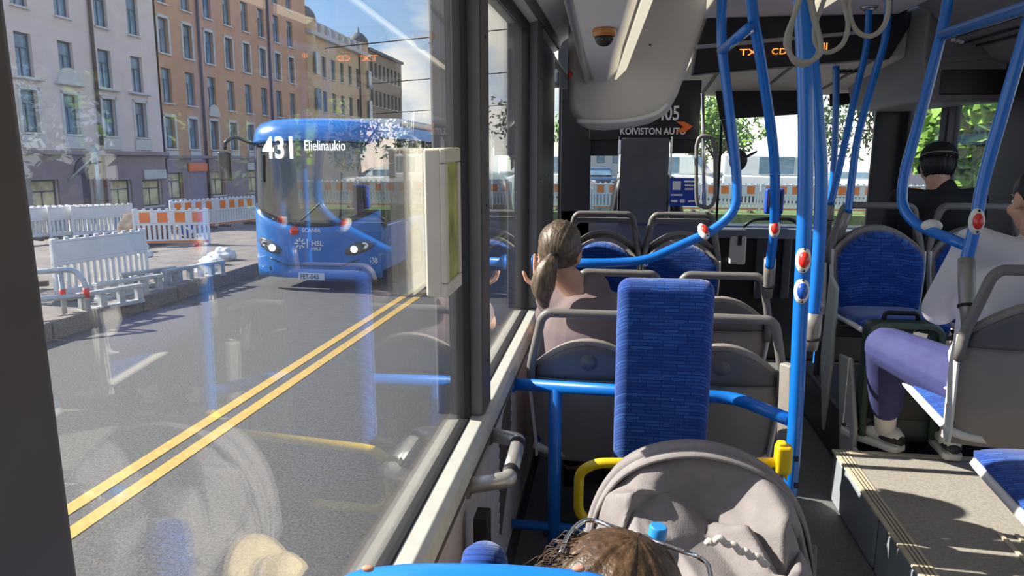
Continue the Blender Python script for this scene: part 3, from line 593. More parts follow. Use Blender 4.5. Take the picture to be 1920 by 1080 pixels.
MB().tube(fillet([P(x, y, y=Yy) for x, y in lp], .05), .0165).build('rail_loop', 'rail_yellow', yr, smooth=True, W=1)
MB().obox(P(1468, 860, y=Yy), (.05, .05, .095)).build('hinge_block', 'rail_yellow', yr, bevel=.012, W=1); MB().obox(P(1466, 836, y=Yy), (.030, .035, .030)).build('latch', 'rail_yellow', yr, bevel=.008, W=1)
MB().prism([P(x, y, y=Yy - .01) for x, y in ((1455, 872), (1480, 872), (1476, 905))], (0, .03, 0)).build('gusset', 'rail_yellow', yr, bevel=.004, W=1)
for y in (860, 910): MB().lathe([(.009, 0), (.009, .012), (0, .013)], P(1489, y, y=Yy), (1, 0, 0), 8).build('bolt', 'black_plastic', yr, W=1)
wh = root('wall_handle', (-.33, 1.84, .9), 'silver D-shaped wall handle with black joints below the window', 'handle')
zh = 1.56 - .85; A_ = V((-.354, 2.02, zh)); B_ = V((-.262, 1.99, zh)); C_ = V((-.255, 1.74, zh - .002)); D_ = V((-.354, 1.69, zh - .002))
MB().tube(fillet([A_, B_, B_.lerp(C_, .12)], .04), .0215).build('arm', 'silver_tube', wh, smooth=True, W=1); MB().tube([B_.lerp(C_, .18), B_.lerp(C_, .84)], .0215).build('grip', 'silver_tube', wh, smooth=True, W=1)
MB().tube(fillet([B_.lerp(C_, .9), C_, D_], .04), .0215).build('arm', 'silver_tube', wh, smooth=True, W=1)
for k in (.10, .80): MB().tube([B_.lerp(C_, k), B_.lerp(C_, k + .12)], .0235).build('joint', 'black_rubber', wh, smooth=True, W=1)
for q in (A_, D_): MB().lathe([(.032, 0), (.030, .010), (0, .011)], q + V((.0, 0, 0)), (1, 0, 0), 18).build('flange', 'handle_grey', wh, smooth=True, W=1)
sb_ = root('seat_belt_reel', (-.31, 1.60, .35), 'black belt reel and strap hanging under the silver wall handle', 'belt')
MB().box(-.325, -.29, 1.62, 1.68, .40, .66).build('strap', 'black_rubber', sb_, bevel=.004, W=1); MB().box(-.325, -.27, 1.58, 1.70, .33, .41).build('reel', 'black_plastic', sb_, bevel=.01, W=1); MB().box(-.292, -.286, 1.64, 1.66, .52, .54).build('rivet', 'chrome', sb_, W=1)
# ================================================================== poles and rails
def button(par, p, nrm, m, s=1.0):
    n = V(nrm).normalized(); up = V((0, 0, 1)); rt = up.cross(n).normalized(); up = n.cross(rt)
    M3 = Matrix((rt, up, n)).transposed()
    b = MB().ell(p, (.023 * s, .042 * s, .020 * s), M3).build('button_housing', 'white_plastic', par, smooth=True, W=1)
    MB().ell(p + n * .012 * s, (.0165 * s, .026 * s, .016 * s), M3).build('push_button', m, b, smooth=True, W=0).location = -V(par['_o']) if False else V((0, 0, 0))
    k = [c for c in kids(b)][0]; k.data.transform(Matrix.Translation(-V(par['_o'])))
    for s2 in (-1, 1):
        q = MB().ell(p + n * .0165 * s + up * s2 * .033 * s, (.0042, .0042, .003), M3, 10, 6).build('screw', 'black_plastic', b, smooth=True); q.data.transform(Matrix.Translation(-V(par['_o'])))
def pole(name, pts, label, r=PR, group='blue handrails', fr=.10, base=None, sp=False, cat='handrail'):
    pts = [V(p) for p in pts]; o = root(name, base or pts[-1], label, cat, group)
    MB().tube(spline(pts, 7) if sp else fillet(pts, fr, 8), r, 16).build('tube', 'pole_blue', o, smooth=True, W=1); return o
def coupling(par, a, b, r=.024):
    a = V(a); b = V(b); d = b - a; k = d.orthogonal().normalized() * .006
    MB().tube([a, a + d * .35, a + d * .6, b], [r, r, r * .95, r * .7], 16).build('coupling', 'coupling_grey', par, smooth=True, W=1)
    MB().tube([a + d * .66, a + d * .70], r * 1.12, 14).build('clamp_ring', 'black_rubber', par, smooth=True, W=1)
def flange(par, p): MB().lathe([(.045, 0), (.045, -.008), (.028, -.022), (.0, -.023)], p, n=20).build('ceiling_flange', 'aluminium', par, smooth=True, W=1)
# 1: curved pole running down and across to the window wall
Y1 = 3.12
pts = [P(1352, -22, y=Y1), P(1352, 80, y=Y1), P(1367, 200, y=Y1), P(1382, 330, y=Y1), P(1381, 392, y=Y1), P(1342, 430, y=Y1), P(1212, 489, y=Y1), P(1150, 493, y=Y1), V((-.354, Y1, P(1100, 495, y=Y1).z))]
pts[0].z = CEIL
o = pole('handrail', pts, 'curved blue handrail bending from the ceiling to the window behind the ponytailed woman', fr=.07); flange(o, pts[0]); q = P(1319, 434, y=Y1 - .012); button(o, q, (.35, -.75, .8), 'button_red', .95)
MB().lathe([(.034, 0), (.03, .01), (0, .011)], pts[-1], (1, 0, 0), 18).build('wall_flange', 'pole_blue', o, smooth=True, W=1)
# 2: short pole to the seat handle
def ln(px, py, t): return P(px, py, y=2.62 + .54 * t)
pts = [P(1405, -40, y=2.60), ln(1412, 30, .05), ln(1426, 110, .2), ln(1448, 260, .5), ln(1453, 340, .65), ln(1451, 430, .85), ln(1443, 500, 1)]
o = pole('handrail', pts, 'blue pole with one red button ending on the empty seat handle', r=.0185, sp=True); q = ln(1451, 427, .84); button(o, q + V((0, -.014, 0)), (-.1, -1, .1), 'button_red', .95); coupling(o, ln(1444, 486, 1), P(1440, 556, y=3.24), .0245)
a = P(1352, 95, y=Y1); b = P(1404, 52, y=2.63); o2 = pole('cross_rail', [a, b], 'short blue rail joining the two curved poles near the ceiling', r=.017, base=a); MB().tube([a + V((.012, -.01, -.012)), b + V((.012, -.01, -.012))], .004, 8).build('highlight_line', 'chrome', o2, smooth=True, W=1)  # thin chrome rod modelled on the rail to stand in for its highlight
# 3: main pole, 4: companion
Y3 = 2.30
m3 = [P(1500, -40, y=Y3), P(1507, 90, y=Y3), P(1511, 250, y=Y3), P(1508, 420, y=Y3), P(1500, 600, y=Y3), P(1487, 850, y=Y3)]; foot = m3[-1].copy(); foot.z = 0; foot.x -= .01
o = pole('main_pole', m3 + [foot], 'thick blue pole with a red and a blue button beside the aisle', r=.0225, sp=True, cat='pole'); flange(o, V((m3[0].x, Y3, CEIL)))
MB().tube([m3[0], V((m3[0].x - .003, Y3, CEIL))], .0225, 16).build('tube_top', 'pole_blue', o, smooth=True, W=1)
q = P(1506, 487, y=Y3 - .016); button(o, q, (-.05, -1, .1), 'button_red', .98); q = P(1503, 545, y=Y3 - .016); button(o, q, (-.05, -1, .1), 'button_blue', .98)
MB().lathe([(.05, 0), (.05, .008), (.03, .02), (0, .021)], foot, n=20).build('floor_flange', 'aluminium', o, smooth=True, W=1)
Y4 = 2.46
m4 = [P(1512, -30, y=Y4), P(1520, 80, y=Y4), P(1535, 240, y=Y4), P(1540, 340, y=Y4), P(1535, 470, y=Y4), P(1525, 592, y=Y4)]
o = pole('handrail', m4, 'blue pole close behind the thick pole, ending on the seat frame', r=.020, sp=True); coupling(o, P(1526, 585, y=Y4), P(1521, 655, y=Y4 + .02), .027)
MB().sheet(lambda u, v: V((.572 + .03 * u * (1 - v) + .012 * sin(v * 3), Y4 + .03 + .02 * u, .82 - .62 * v)), 3, 10, .05).build('seat_bracket', 'shell_grey', o, smooth=True, W=1, bevel=.008)
# 5-6: far poles at the right-hand seats
m5 = [P(1568, 118, y=5.0), P(1566, 250, y=5.0), P(1558, 372, y=5.0)]; m5.append(V((m5[-1].x - .01, 5.0, 0)))
pole('handrail', m5, 'slim straight blue pole far forward near the windscreen', r=.02, sp=True)
m6 = [P(1627, 42, y=4.4), P(1624, 90, y=4.4), P(1603, 180, y=4.3), P(1575, 310, y=4.2), P(1557, 384, y=4.15)]; m6[0].z = CEIL
o = pole('handrail', m6, 'blue pole left of a matching pair above the right rear-facing seat', r=.018, sp=True); flange(o, m6[0]); coupling(o, m6[-1], m6[-1] + V((0, 0, -.12)), .022); MB().tube([m6[-1] + V((0, 0, -.1)), V((m6[-1].x, 4.15, 0))], .016).build('lower_post', 'shell_dark', o, smooth=True, W=1)
m7 = [P(1664, 18, y=4.1), P(1660, 70, y=4.1), P(1640, 140, y=4.05), P(1610, 250, y=3.95), P(1598, 330, y=3.92), P(1590, 398, y=3.9)]; m7[0].z = CEIL
o = pole('handrail', m7, 'blue pole right of a matching pair, meeting the dark seat handle', r=.018, sp=True); flange(o, m7[0]); coupling(o, m7[-1], V((1.10, 3.98, .95)), .022)
# 7-9: right foreground poles
Y7 = 2.95
m8 = [P(1786, -40, y=Y7), P(1766, 60, y=Y7), P(1728, 210, y=Y7), P(1694, 330, y=Y7), P(1690, 388, y=Y7 - .02), P(1716, 421, y=Y7 - .08), P(1765, 441, y=Y7 - .2), P(1815, 462, y=2.62)]
o = pole('handrail', m8, 'blue handrail curving like a hook in front of the man in the black cap', r=.0185, fr=.06); q = P(1747, 424, y=Y7 - .14); MB().ell(q, (.035, .03, .024)).build('button_back', 'white_plastic', o, smooth=True, W=1)
m9 = [P(1932, 30, y=2.45), P(1918, 80, y=2.46), P(1880, 210, y=2.48), P(1845, 335, y=2.5), P(1829, 420, y=2.5), P(1811, 492, y=2.5)]
o = pole('handrail', m9, 'blue pole with a red button ending on the white-shirted man\'s seat', r=.0185, sp=True); q = P(1831, 415, y=2.485); button(o, q, (-.1, -1, .1), 'button_red', 1.0); coupling(o, P(1812, 486, y=2.5), V((1.088, 2.40, .985)), .025)
a = P(1764, 66, y=Y7); b = V((a.x + .01, .2, a.z + .01)); o = pole('ceiling_rail', [a, b], 'long straight blue rail under the ceiling on the right', r=.0185, base=b); MB().tube([a + V((-.004, 0, -.019)), b + V((-.004, 0, -.019))], .004, 8).build('highlight_line', 'chrome', o, smooth=True, W=1)  # the chrome rod under this rail is a built-in highlight, not a fitting
# hand straps on a ceiling bar
sb2 = root('strap_bar', (.75, 1.8, 2.2), 'blue ceiling bar the grey hand straps hang from', 'rail'); MB().tube([(.42, 1.95, 2.19), (1.02, 1.95, 2.19)], .016).build('bar', 'pole_blue', sb2, smooth=True, W=1)
for x in (.44, 1.0): MB().tube([(x, 1.95, 2.19), (x, 1.95, CEIL)], .012).build('hanger', 'aluminium', sb2, smooth=True, W=1)
def strap(pts, Y, label):
    o = root('hand_strap', P(pts[0][0], pts[0][1], y=Y), label, 'hand strap', 'grey hand straps'); c = [P(x, y, y=Y) for x, y in pts]
    MB().tube(spline(c + [c[0]], 6)[:-1], .0058, 10, closed=True).build('loop', mat('strap_grey', (.30, .295, .28), .4, var=.06), o, smooth=True, W=1)
    m = c[0] + V((0, 0, .0)); MB().obox(m, (.03, .02, .05)).build('clamp', 'strap_grey', o, bevel=.006, W=1)
strap([(1508, -45), (1494, 10), (1480, 75), (1486, 112), (1508, 122), (1530, 106), (1535, 80), (1522, 20)], 1.95, 'grey hand strap loop hanging lowest, in front of the thick pole')
strap([(1510, -48), (1500, 0), (1474, 70), (1480, 100), (1500, 115), (1526, 112), (1540, 92), (1530, 40)], 1.92, 'grey hand strap loop overlapping the lowest strap')
strap([(1562, -50), (1545, 0), (1527, 55), (1533, 88), (1554, 98), (1580, 82), (1590, 45), (1580, 0)], 1.95, 'middle grey hand strap loop right of the thick pole')
strap([(1628, -60), (1600, -15), (1592, 15), (1602, 52), (1625, 68), (1650, 58), (1665, 25), (1662, -20)], 1.95, 'rightmost grey hand strap loop under the ceiling')
# foreground rail, seat beside the sunglasses wearer
fr_ = root('front_rail', (-.07, .47, 0), 'bright blue scratched rail along the bottom edge nearest the viewer', 'rail')
fp = [V((-.232, .47, 0)), V((-.234, .47, 1.10)), P(640, 1126, y=.47), P(760, 1110, y=.47), P(960, 1112, y=.47), P(1190, 1138, y=.47), V((.085, .47, 1.10)), V((.083, .47, 0))]
MB().tube(fillet(fp, .06, 10), .020, 20).build('tube', mat('rail_bright', (.01, .22, .85), .35, coat=.3, var=.05), fr_, smooth=True, W=1)
for px in (690, 1085): MB().ell(P(px, 1066, y=.455), (.0045, .003, .0022)).build('paint_scratch', mat('primer', (.55, .30, .22), .7), fr_, smooth=True, W=1)
bs = root('side_bolster', (-.20, .93, 0), 'dark blue padded bolster low beside the wall, left of the brown-haired head', 'cushion'); q = P(908, 1060, y=.93)
MB().lathe([(.03, -.9), (.034, -.3), (.034, -.0), (.030, .018), (.018, .028), (0, .031)], q, (0.0, 0, 1), 24).build('pad', 'seat_fabric', bs, smooth=True, W=1); MB().box(q.x - .05, q.x + .05, .9, .96, 0, .06).build('foot', 'dark_box', bs, bevel=.01, W=1)
# ================================================================== stroller
st = root('stroller', (.10, 1.35, 0), 'grey stroller with crumpled folded-back hood in the wheelchair bay', 'stroller')
Ys = 1.50
rim = spline([P(x, y, y=Ys) for x, y in ((1102, 1060), (1110, 985), (1128, 930), (1160, 885), (1205, 857), (1260, 843), (1320, 842), (1380, 856), (1430, 880), (1470, 920), (1496, 970), (1510, 1030), (1514, 1100))], 5)
n = len(rim)
def arcpt(u): t = u * (n - 1); i = min(int(t), n - 2); return rim[i].lerp(rim[i + 1], t - i)
rs_ = random.Random(11); CG = [[rs_.uniform(-1, 1) for _ in range(7)] for _ in range(10)]
def crump(u, v):
    """straight-sided cloth folds: a coarse random net, linear between its knots"""
    a = u * 8.999 + 1.1 * v; a = max(0, min(8.999, a)); b = v * 5.999; i, j = int(a), int(b); fa, fb = a - i, b - j
    p, q, r, t = CG[i][j], CG[i + 1][j], CG[i][j + 1], CG[i + 1][j + 1]
    return p + (q - p) * fa + (t - q) * fb if fa > fb else p + (r - p) * fb + (t - r) * fa
def hood(u, v):
    p = arcpt(u).copy(); c = V((arcpt(.5).x, Ys, arcpt(0).z - .02)); s = sin(pi * u)
    q = c + (p - c) * (1 - .06 * v - .52 * v * v * s)            # the panel drops inside the rim towards the viewer
    q.y -= .30 * v; q.z -= .02 * v; env = min(1, v * 3) * (1 - .5 * v) * min(1, s * 2.0); k = crump(u, v)
    q.z -= (.075 * k + .05 * s) * env; q.y += .07 * crump(1 - u, v) * env; return q
MB().sheet(hood, 90, 54, .004).build('hood', 'stroller_grey', st, smooth=True, W=1)
MB().tube(rim, .0135, 10, flat=1.0).build('hood_rim', 'stroller_grey', st, smooth=True, W=1)
MB().sheet(lambda u, v: (lambda p, c: c + (p - c) * (1.012 - .02 * v) + V((0, .10 * v - .05, 0)))(arcpt(u), V((arcpt(.5).x, Ys, arcpt(0).z))), 48, 4, .006).build('rim_band', 'stroller_grey', st, smooth=True, W=1)
r2 = [hood(i / 40, 1) for i in range(41)]; MB().tube(r2, .008, 8).build('hood_hem', 'stroller_grey', st, smooth=True, W=1)
pk = [P(x, y, y=1.22) for x, y in ((1325, 1020), (1350, 1012), (1385, 1030), (1410, 1042), (1440, 1058))]
MB().tube([p + V((0, 0, .004 * sin(i * .9))) for i, p in enumerate(spline(pk, 9))], .006, 8).build('elastic_ruffle', mat('ruffle', (.62, .60, .55), .8), st, smooth=True, W=1)
cx = arcpt(.5).x; xl = arcpt(0).x; xr = arcpt(1).x
MB().sheet(lambda u, v: V((xl + .02 + (xr - xl - .04) * u, 1.20 + .10 * v + .02 * sin(u * 9), .78 - .42 * v - .04 * sin(pi * u))), 14, 8, .01).build('seat_back', 'stroller_lining', st, smooth=True, W=1)
MB().box(xl + .02, xr - .02, 1.28, 1.62, .36, .42).build('seat_base', 'stroller_lining', st, bevel=.02, W=1)
for s, x in ((-1, xl), (1, xr)):
    MB().tube(fillet([(x, Ys, .72), (x, 1.46, .50), (x, 1.68, .16)], .05), .012).build('frame_tube', 'shell_dark', st, smooth=True, W=1); MB().tube([(x, 1.46, .50), (x, 1.06, .16)], .012).build('frame_tube', 'shell_dark', st, smooth=True, W=1)
    for y in (1.06, 1.68):
        wv = MB().lathe([(.03, -.018), (.098, -.02), (.105, -.010), (.105, .010), (.098, .02), (.03, .018)], (x, y, .106), (1, 0, 0), 24).build('wheel', 'black_rubber', st, smooth=True, W=1)
MB().tube([(xl, 1.46, .5), (xr, 1.46, .5)], .011).build('cross_bar', 'shell_dark', st, smooth=True, W=1)
# water bottle standing in the stroller's rear pocket
q = P(1230, 1012, y=1.16); wbt = root('water_bottle', q + V((0, 0, -.20)), 'clear water bottle with bright blue cap behind the stroller hood', 'bottle')
MB().lathe([(.001, -.20), (.030, -.20), (.033, -.19), (.033, -.06), (.028, -.035), (.014, -.012), (.013, .004), (0, .004)], q, n=24).build('bottle', 'clear_glass', wbt, smooth=True, W=1)
MB().lathe([(.0, .003), (.0155, .003), (.0155, .022), (.0135, .026), (0, .026)], q, (.15, 0, 1), 24).build('cap', 'cap_blue', wbt, smooth=True, W=1, bevel=.001)
# ================================================================== people
def rot(yaw=0, pitch=0, roll=0): return Matrix.Rotation(yaw, 3, 'Z') @ Matrix.Rotation(pitch, 3, 'X') @ Matrix.Rotation(roll, 3, 'Y')
def head(mb, c, m):
    """skull, jaw, nose, lips, brow, ears; local +Y is the face"""
    c = V(c); w_ = lambda x, y, z: c + m @ V((x, y, z))
    mb.ell(w_(0, -.012, .022), (.075, .094, .088), m); mb.ell(w_(0, .035, -.035), (.056, .058, .078), m); mb.ell(w_(0, .055, -.088), (.030, .028, .024), m)
    mb.limb(w_(0, .088, .012), .010, w_(0, .108, -.026), .014); mb.ell(w_(0, .089, -.062), (.024, .012, .010), m); mb.ell(w_(0, .078, .028), (.050, .018, .012), m)
    for s in (-1, 1):
        mb.ell(w_(s * .076, -.010, -.008), (.010, .020, .032), m); mb.ell(w_(s * .045, .058, -.028), (.022, .026, .024), m)
def eyes(par, c, m, colr='hair_black'):
    c = V(c)
    for s in (-1, 1):
        e = MB().ell(c + m @ V((s * .031, .078, .004)), (.0125, .011, .009), m, 12, 8).build('eye', 'eye_white', par, smooth=True, W=1)
        k = MB().ell(c + m @ V((s * .031, .087, .004)), (.006, .003, .006), m, 10, 6).build('iris', colr, par, smooth=True, W=1)
def hand(mb, wrist, d, palm_n, thumb_side, curl=.5, s=1.0):
    """palm, four unequal bent fingers and a thumb leaving the side of the palm"""
    d = V(d).normalized(); pn = V(palm_n); pn = (pn - d * pn.dot(d)).normalized(); side = d.cross(pn).normalized() * thumb_side; wrist = V(wrist)
    M3 = Matrix((side, d, pn)).transposed(); mb.ell(wrist + d * .048 * s, (.040 * s, .056 * s, .016 * s), M3)
    for i, (o, L) in enumerate(((.030, .072), (.010, .080), (-.010, .075), (-.029, .060))):
        b = wrist + d * .088 * s + side * o * s; L *= s; d1 = (d * cos(curl * .6) + pn * sin(curl * .6) + side * o * 1.5).normalized(); d2 = (d * cos(curl * 1.5) + pn * sin(curl * 1.5)).normalized()
        p1 = b + d1 * L * .52; mb.limb(b - d * .02 * s, .0090 * s, p1, .0082 * s, 10); mb.limb(p1, .0082 * s, p1 + d2 * L * .48, .0068 * s, 10)
    b = wrist + d * .026 * s + side * .034 * s; d1 = (d * .62 + side * .75 + pn * .2).normalized(); p1 = b + d1 * .042 * s
    mb.limb(b - side * .012 * s, .0125 * s, p1, .0098 * s, 10); mb.limb(p1, .0098 * s, p1 + (d * .9 + side * .35 + pn * .15).normalized() * .034 * s, .0078 * s, 10)
def hair_cap(par, c, m, r, mname, pole, amp=.035, seed=0, nu=96, nv=36, name='hair', lobes=26):
    """closed shell of hair whose strands run towards the pole direction"""
    z = V(pole).normalized(); x = z.orthogonal().normalized(); y = z.cross(x); A = Matrix((x, y, z)).transposed()
    def f(th, ph): return 1 + amp * (noise.noise(V((cos(ph) * lobes / 6, sin(ph) * lobes / 6, th * .7 + seed))) + .5 * noise.noise(V((cos(ph) * lobes / 2, sin(ph) * lobes / 2, th * .5 + seed)))) * sin(th)
    mb = MB(); k = MB().ell((0, 0, 0), (1, 1, 1), A, nu, nv, f); D = Matrix.Diagonal(r)
    mb.add([V(c) + m @ (D @ p) for p in k.v], k.f); return mb.build(name, mname, par, smooth=True, W=1)
def torso(mb, hip, chest, sh_l, sh_r, g=0, wide=1.0):
    hip = V(hip); chest = V(chest); up = (chest - hip).normalized(); rt = (V(sh_r) - V(sh_l)).normalized(); fw = up.cross(rt).normalized() * -1; rings = []
    for t, a, b in ((-.12, .120, .095), (-.04, .165, .115), (.15, .165, .112), (.45, .150, .105), (.75, .168, .115), (1.0, .178, .112), (1.18, .160, .095), (1.32, .110, .075), (1.42, .062, .058)):
        o = hip.lerp(chest, t); rings.append([o + rt * cos(k * pi / 12) * (a * wide + g) + fw * sin(k * pi / 12) * (b + g) for k in range(24)])
    mb.loft(rings)
def shoe(par, heel, toe, z0, mu='shoe_black', ms='sole_white', wd=.045, swoosh=True):
    heel = V((*V(heel)[:2], z0)); toe = V((*V(toe)[:2], z0)); d = (toe - heel); L = d.length; d.normalize(); s = d.cross(V((0, 0, 1)))
    def rg(t, w_, za, zb, n=16): c = heel + d * L * t; return [c + s * cos(2 * pi * k / n) * w_ + V((0, 0, (za + zb) / 2 + sin(2 * pi * k / n) * (zb - za) / 2)) for k in range(n)]
    o = root('shoe', heel, None, None) if par is None else par
    sole = MB(); pts = [(t, w_ * wd / .045) for t, w_ in ((0, .022), (.06, .034), (.3, .036), (.6, .044), (.82, .043), (.95, .030), (1, .016))]
    poly = [heel + d * L * t + s * w_ for t, w_ in pts] + [heel + d * L * t - s * w_ for t, w_ in pts[::-1]]
    sole.prism(poly, (0, 0, .032)).build('sole', ms, o, bevel=.008, W=1)
    up = MB().loft([rg(.02, .026, .028, .085), rg(.10, .034, .026, .105), rg(.30, .036, .026, .108), rg(.48, .038, .026, .092), rg(.68, .042, .026, .070), rg(.86, .038, .026, .056), rg(.97, .020, .028, .042)])
    up.build('upper', ms, o, smooth=True, W=1)
    if mu != ms:
        MB().loft([rg(-.005, .024, .034, .070), rg(.06, .036, .032, .078), rg(.24, .0385, .032, .074), rg(.30, .0375, .036, .066)]).build('heel_panel', mu, o, smooth=True, W=1)
        MB().loft([rg(.62, .0435, .030, .062), rg(.78, .0425, .030, .060), rg(.93, .032, .030, .050), rg(1.0, .016, .030, .042)]).build('toe_cap', mu, o, smooth=True, W=1)
        MB().loft([rg(.40, .030, .082, .106), rg(.52, .032, .076, .098), rg(.62, .030, .062, .084)]).build('tongue', mu, o, smooth=True, W=1)
    for k in range(4): t = .42 + k * .055; c = heel + d * L * t + V((0, 0, .104 - k * .009)); MB().tube([c - s * .022, c + V((0, 0, .004)), c + s * .022], .0028, 6).build('lace', 'sole_white', o, smooth=True, W=1)
    return o
# ---- woman with ponytail, row A window seat, cheek resting on her raised left hand
hc = P(1050, 474, y=2.68); mh = rot(R_(-9), R_(-8), R_(4))
pw = root('person', (-.06, 2.66, 0), 'person with grey-brown ponytail and mauve T-shirt resting the head on one hand', 'person')
hip = V((-.075, 2.66, .52)); che = V((-.072, 2.645, .86)); sl_ = V((-.235, 2.72, .955)); sr_ = V((.085, 2.59, .955))
el = V((-.270, 2.93, .80)); wr = P(1016, 556, y=2.745); er = V((.145, 2.72, .70)); wrr = V((.08, 2.95, .62))
b = MB(); head(b, hc, mh); b.limb(che + V((0, .01, .10)), .060, hc + mh @ V((0, -.02, -.07)), .052); torso(b, hip, che, sl_, sr_, -.018)
b.limb(sl_, .052, el, .042); b.limb(el, .042, wr, .028); hand(b, wr, P(1014, 486, y=2.72) - wr, (0, 1, 0), 1, .3)
b.limb(sr_, .052, er, .042); b.limb(er, .042, wrr, .028); hand(b, wrr, (-.2, 1, -.1), (0, 0, -1), 1, .5)
for s in (-1, 1): b.limb(hip + V((s * .09, .0, .0)), .085, (hip.x + s * .10, 3.05, .53), .06); b.limb((hip.x + s * .10, 3.05, .53), .055, (hip.x + s * .09, 3.08, .10), .038); b.limb((hip.x + s * .09, 3.08, .06), .036, (hip.x + s * .09, 3.20, .04), .03)
b.blob('body', 'skin', pw, .0055, 4); eyes(pw, hc, mh)
b = MB(); torso(b, hip, che, sl_, sr_, .024, 1.02); b.limb(che + V((0, .01, .11)), .078, che + V((0, .01, .155)), .066); b.limb(sl_ + V((.02, 0, .0)), .066, sl_.lerp(el, .62), .062); b.limb(sr_ - V((.02, 0, 0)), .066, sr_.lerp(er, .62), .062)
b.limb(che + V((-.02, 0, .06)), .085, sl_, .068); b.limb(che + V((.02, 0, .06)), .085, sr_, .068)
b.blob('t_shirt', 'shirt_mauve', pw, .008, 6)
b = MB()
for s in (-1, 1): b.limb(hip + V((s * .09, 0, -.01)), .102, (hip.x + s * .10, 3.05, .53), .075); b.limb((hip.x + s * .10, 3.05, .53), .072, (hip.x + s * .09, 3.08, .14), .055)
b.blob('trousers', 'trouser_navy', pw, .012, 5)
for s in (-1, 1): x = hip.x + s * .09; sh = MB().loft([[V((x + cos(k * pi / 6) * w_, 3.02 + t, max(.004, .045 + sin(k * pi / 6) * h_))) for k in range(12)] for t, w_, h_ in ((0, .03, .035), (.05, .042, .05), (.14, .045, .04), (.22, .04, .03), (.26, .015, .015))]).build('shoe', 'shoe_black', pw, smooth=True, W=1)
knot = hc + mh @ V((.0, -.112, -.028))
hair_cap(pw, hc + mh @ V((0, -.020, .022)), mh, (.084, .097, .099), 'hair_grey_brown', (.0, -.85, -.5), .075, 1.0)
MB().tube([knot + mh @ V(p) for p in ((0, .012, .004), (0, 0, 0), (0, -.010, -.006))], [.024, .026, .024], 14).build('hair_tie', 'hair_black', pw, smooth=True, W=1)
pt = spline([knot + mh @ V(p) for p in ((0, .01, 0), (-.004, -.018, -.018), (-.014, -.024, -.055), (-.022, -.016, -.105), (-.018, -.004, -.15), (-.008, .004, -.185))], 6)
fr = frames(pt); rings = []
for i, p in enumerate(pt):
    t = i / (len(pt) - 1); r = (.021 + .022 * sin(min(1, t * 1.5) * pi / 2)) * (1 - .75 * max(0, t - .6) / .4)
    rings.append([p + (fr[i][0] * cos(2 * pi * k / 28) + fr[i][1] * sin(2 * pi * k / 28)) * r * (1 + .16 * noise.noise(V((cos(2 * pi * k / 28) * 3, sin(2 * pi * k / 28) * 3, t * 1.2)))) for k in range(28)])
MB().loft(rings).build('ponytail', 'hair_grey_brown', pw, smooth=True, W=1)
for s in (-1, 1): MB().tube([hc + mh @ V(p) for p in ((s * .078, -.01, .004), (s * .074, .06, .012), (s * .052, .098, .010))], .0022, 8).build('glasses_temple', 'chrome', pw, smooth=True, W=1)
pw.location += V((-.008, .135, -.015))
# ---- man in white shirt, right side
z0 = .224; pm = root('person', (1.33, 2.62, z0), 'person in white long-sleeved shirt and navy trousers seated with one foot at the platform edge', 'person')
hc = P(1948, 376, y=2.74); mh = rot(R_(4), R_(-12), R_(4))
hip = V((1.31, 2.62, z0 + .51)); che = V((1.40, 2.70, z0 + .84)); sl_ = P(1826, 462, y=2.72); sr_ = sl_ + V((.37, .0, .0)); el = P(1762, 578, y=2.80); wr = el + V((.12, .20, -.03)); er = sr_ + V((.08, .08, -.27)); wrr = er + V((-.12, .22, -.02))
kl = P(1663, 652, y=2.95); fl_ = P(1658, 818, z=z0 + .05); ktR = V((1.47, 3.0, z0 + .50)); fR = P(1776, 834, z=z0 + .05)
b = MB(); head(b, hc, mh); b.limb(che + V((.02, .01, .10)), .062, hc + mh @ V((0, -.02, -.07)), .054); torso(b, hip, che, sl_, sr_, -.012)
for S, E_, W_ in ((sl_, el, wr), (sr_, er, wrr)): b.limb(S, .052, E_, .042); b.limb(E_, .042, W_, .029)
hand(b, wr, (.3, 1, -.1), (0, 0, -1), -1, .6); hand(b, wrr, (-.3, 1, -.1), (0, 0, -1), 1, .6)
for hx, K, F_ in ((-.09, kl, fl_), (.09, ktR, fR)): b.limb(hip + V((hx, 0, 0)), .08, K, .058); b.limb(K, .055, F_ + V((0, 0, .06)), .036)
b.blob('body', 'skin', pm, .007, 4); eyes(pm, hc, mh)
b = MB(); torso(b, hip, che, sl_, sr_, .026, 1.03); b.limb(che + V((.01, .01, .11)), .080, che + V((.02, .01, .15)), .070)
for S, E_, W_, q in ((sl_, el, wr, -.03), (sr_, er, wrr, .03)): b.limb(che + V((0, 0, .07)), .085, S, .070); b.limb(S - V((q, 0, 0)) * .3, .070, E_, .062); b.limb(E_, .060, E_.lerp(W_, .92), .044)
b.blob('shirt', 'shirt_white', pm, .008, 6)
b = MB(); b.ell(hip + V((0, .0, -.01)), (.185, .15, .115))
for hx, K, F_ in ((-.09, kl, fl_), (.09, ktR, fR)):
    b.limb(hip + V((hx, 0, 0)), .108, K, .082); A_ = (F_ + V((0, 0, .06))).lerp(K, .24); b.limb(K + V((0, -.005, .0)), .080, K.lerp(A_, .55), .074); b.limb(K.lerp(A_, .55), .074, A_, .062)
b.blob('trousers', 'trouser_navy', pm, .008, 5)
MB().obox(kl + V((.08, -.09, .075)), (.05, .004, .022), rot(R_(-40), R_(-30))).build('pocket_patch', 'shoe_black', pm, W=1)
for F_, K_ in ((fl_, kl), (fR, ktR)): MB().limb(F_ + V((0, 0, .03)), .041, (F_ + V((0, 0, .06))).lerp(K_, .42), .052).build('sock', 'sock_white', pm, smooth=True, W=1)
hair_cap(pm, hc + mh @ V((0, -.016, .030)), mh, (.080, .094, .088), 'hair_black', (0, .2, 1), .05, 3.0)
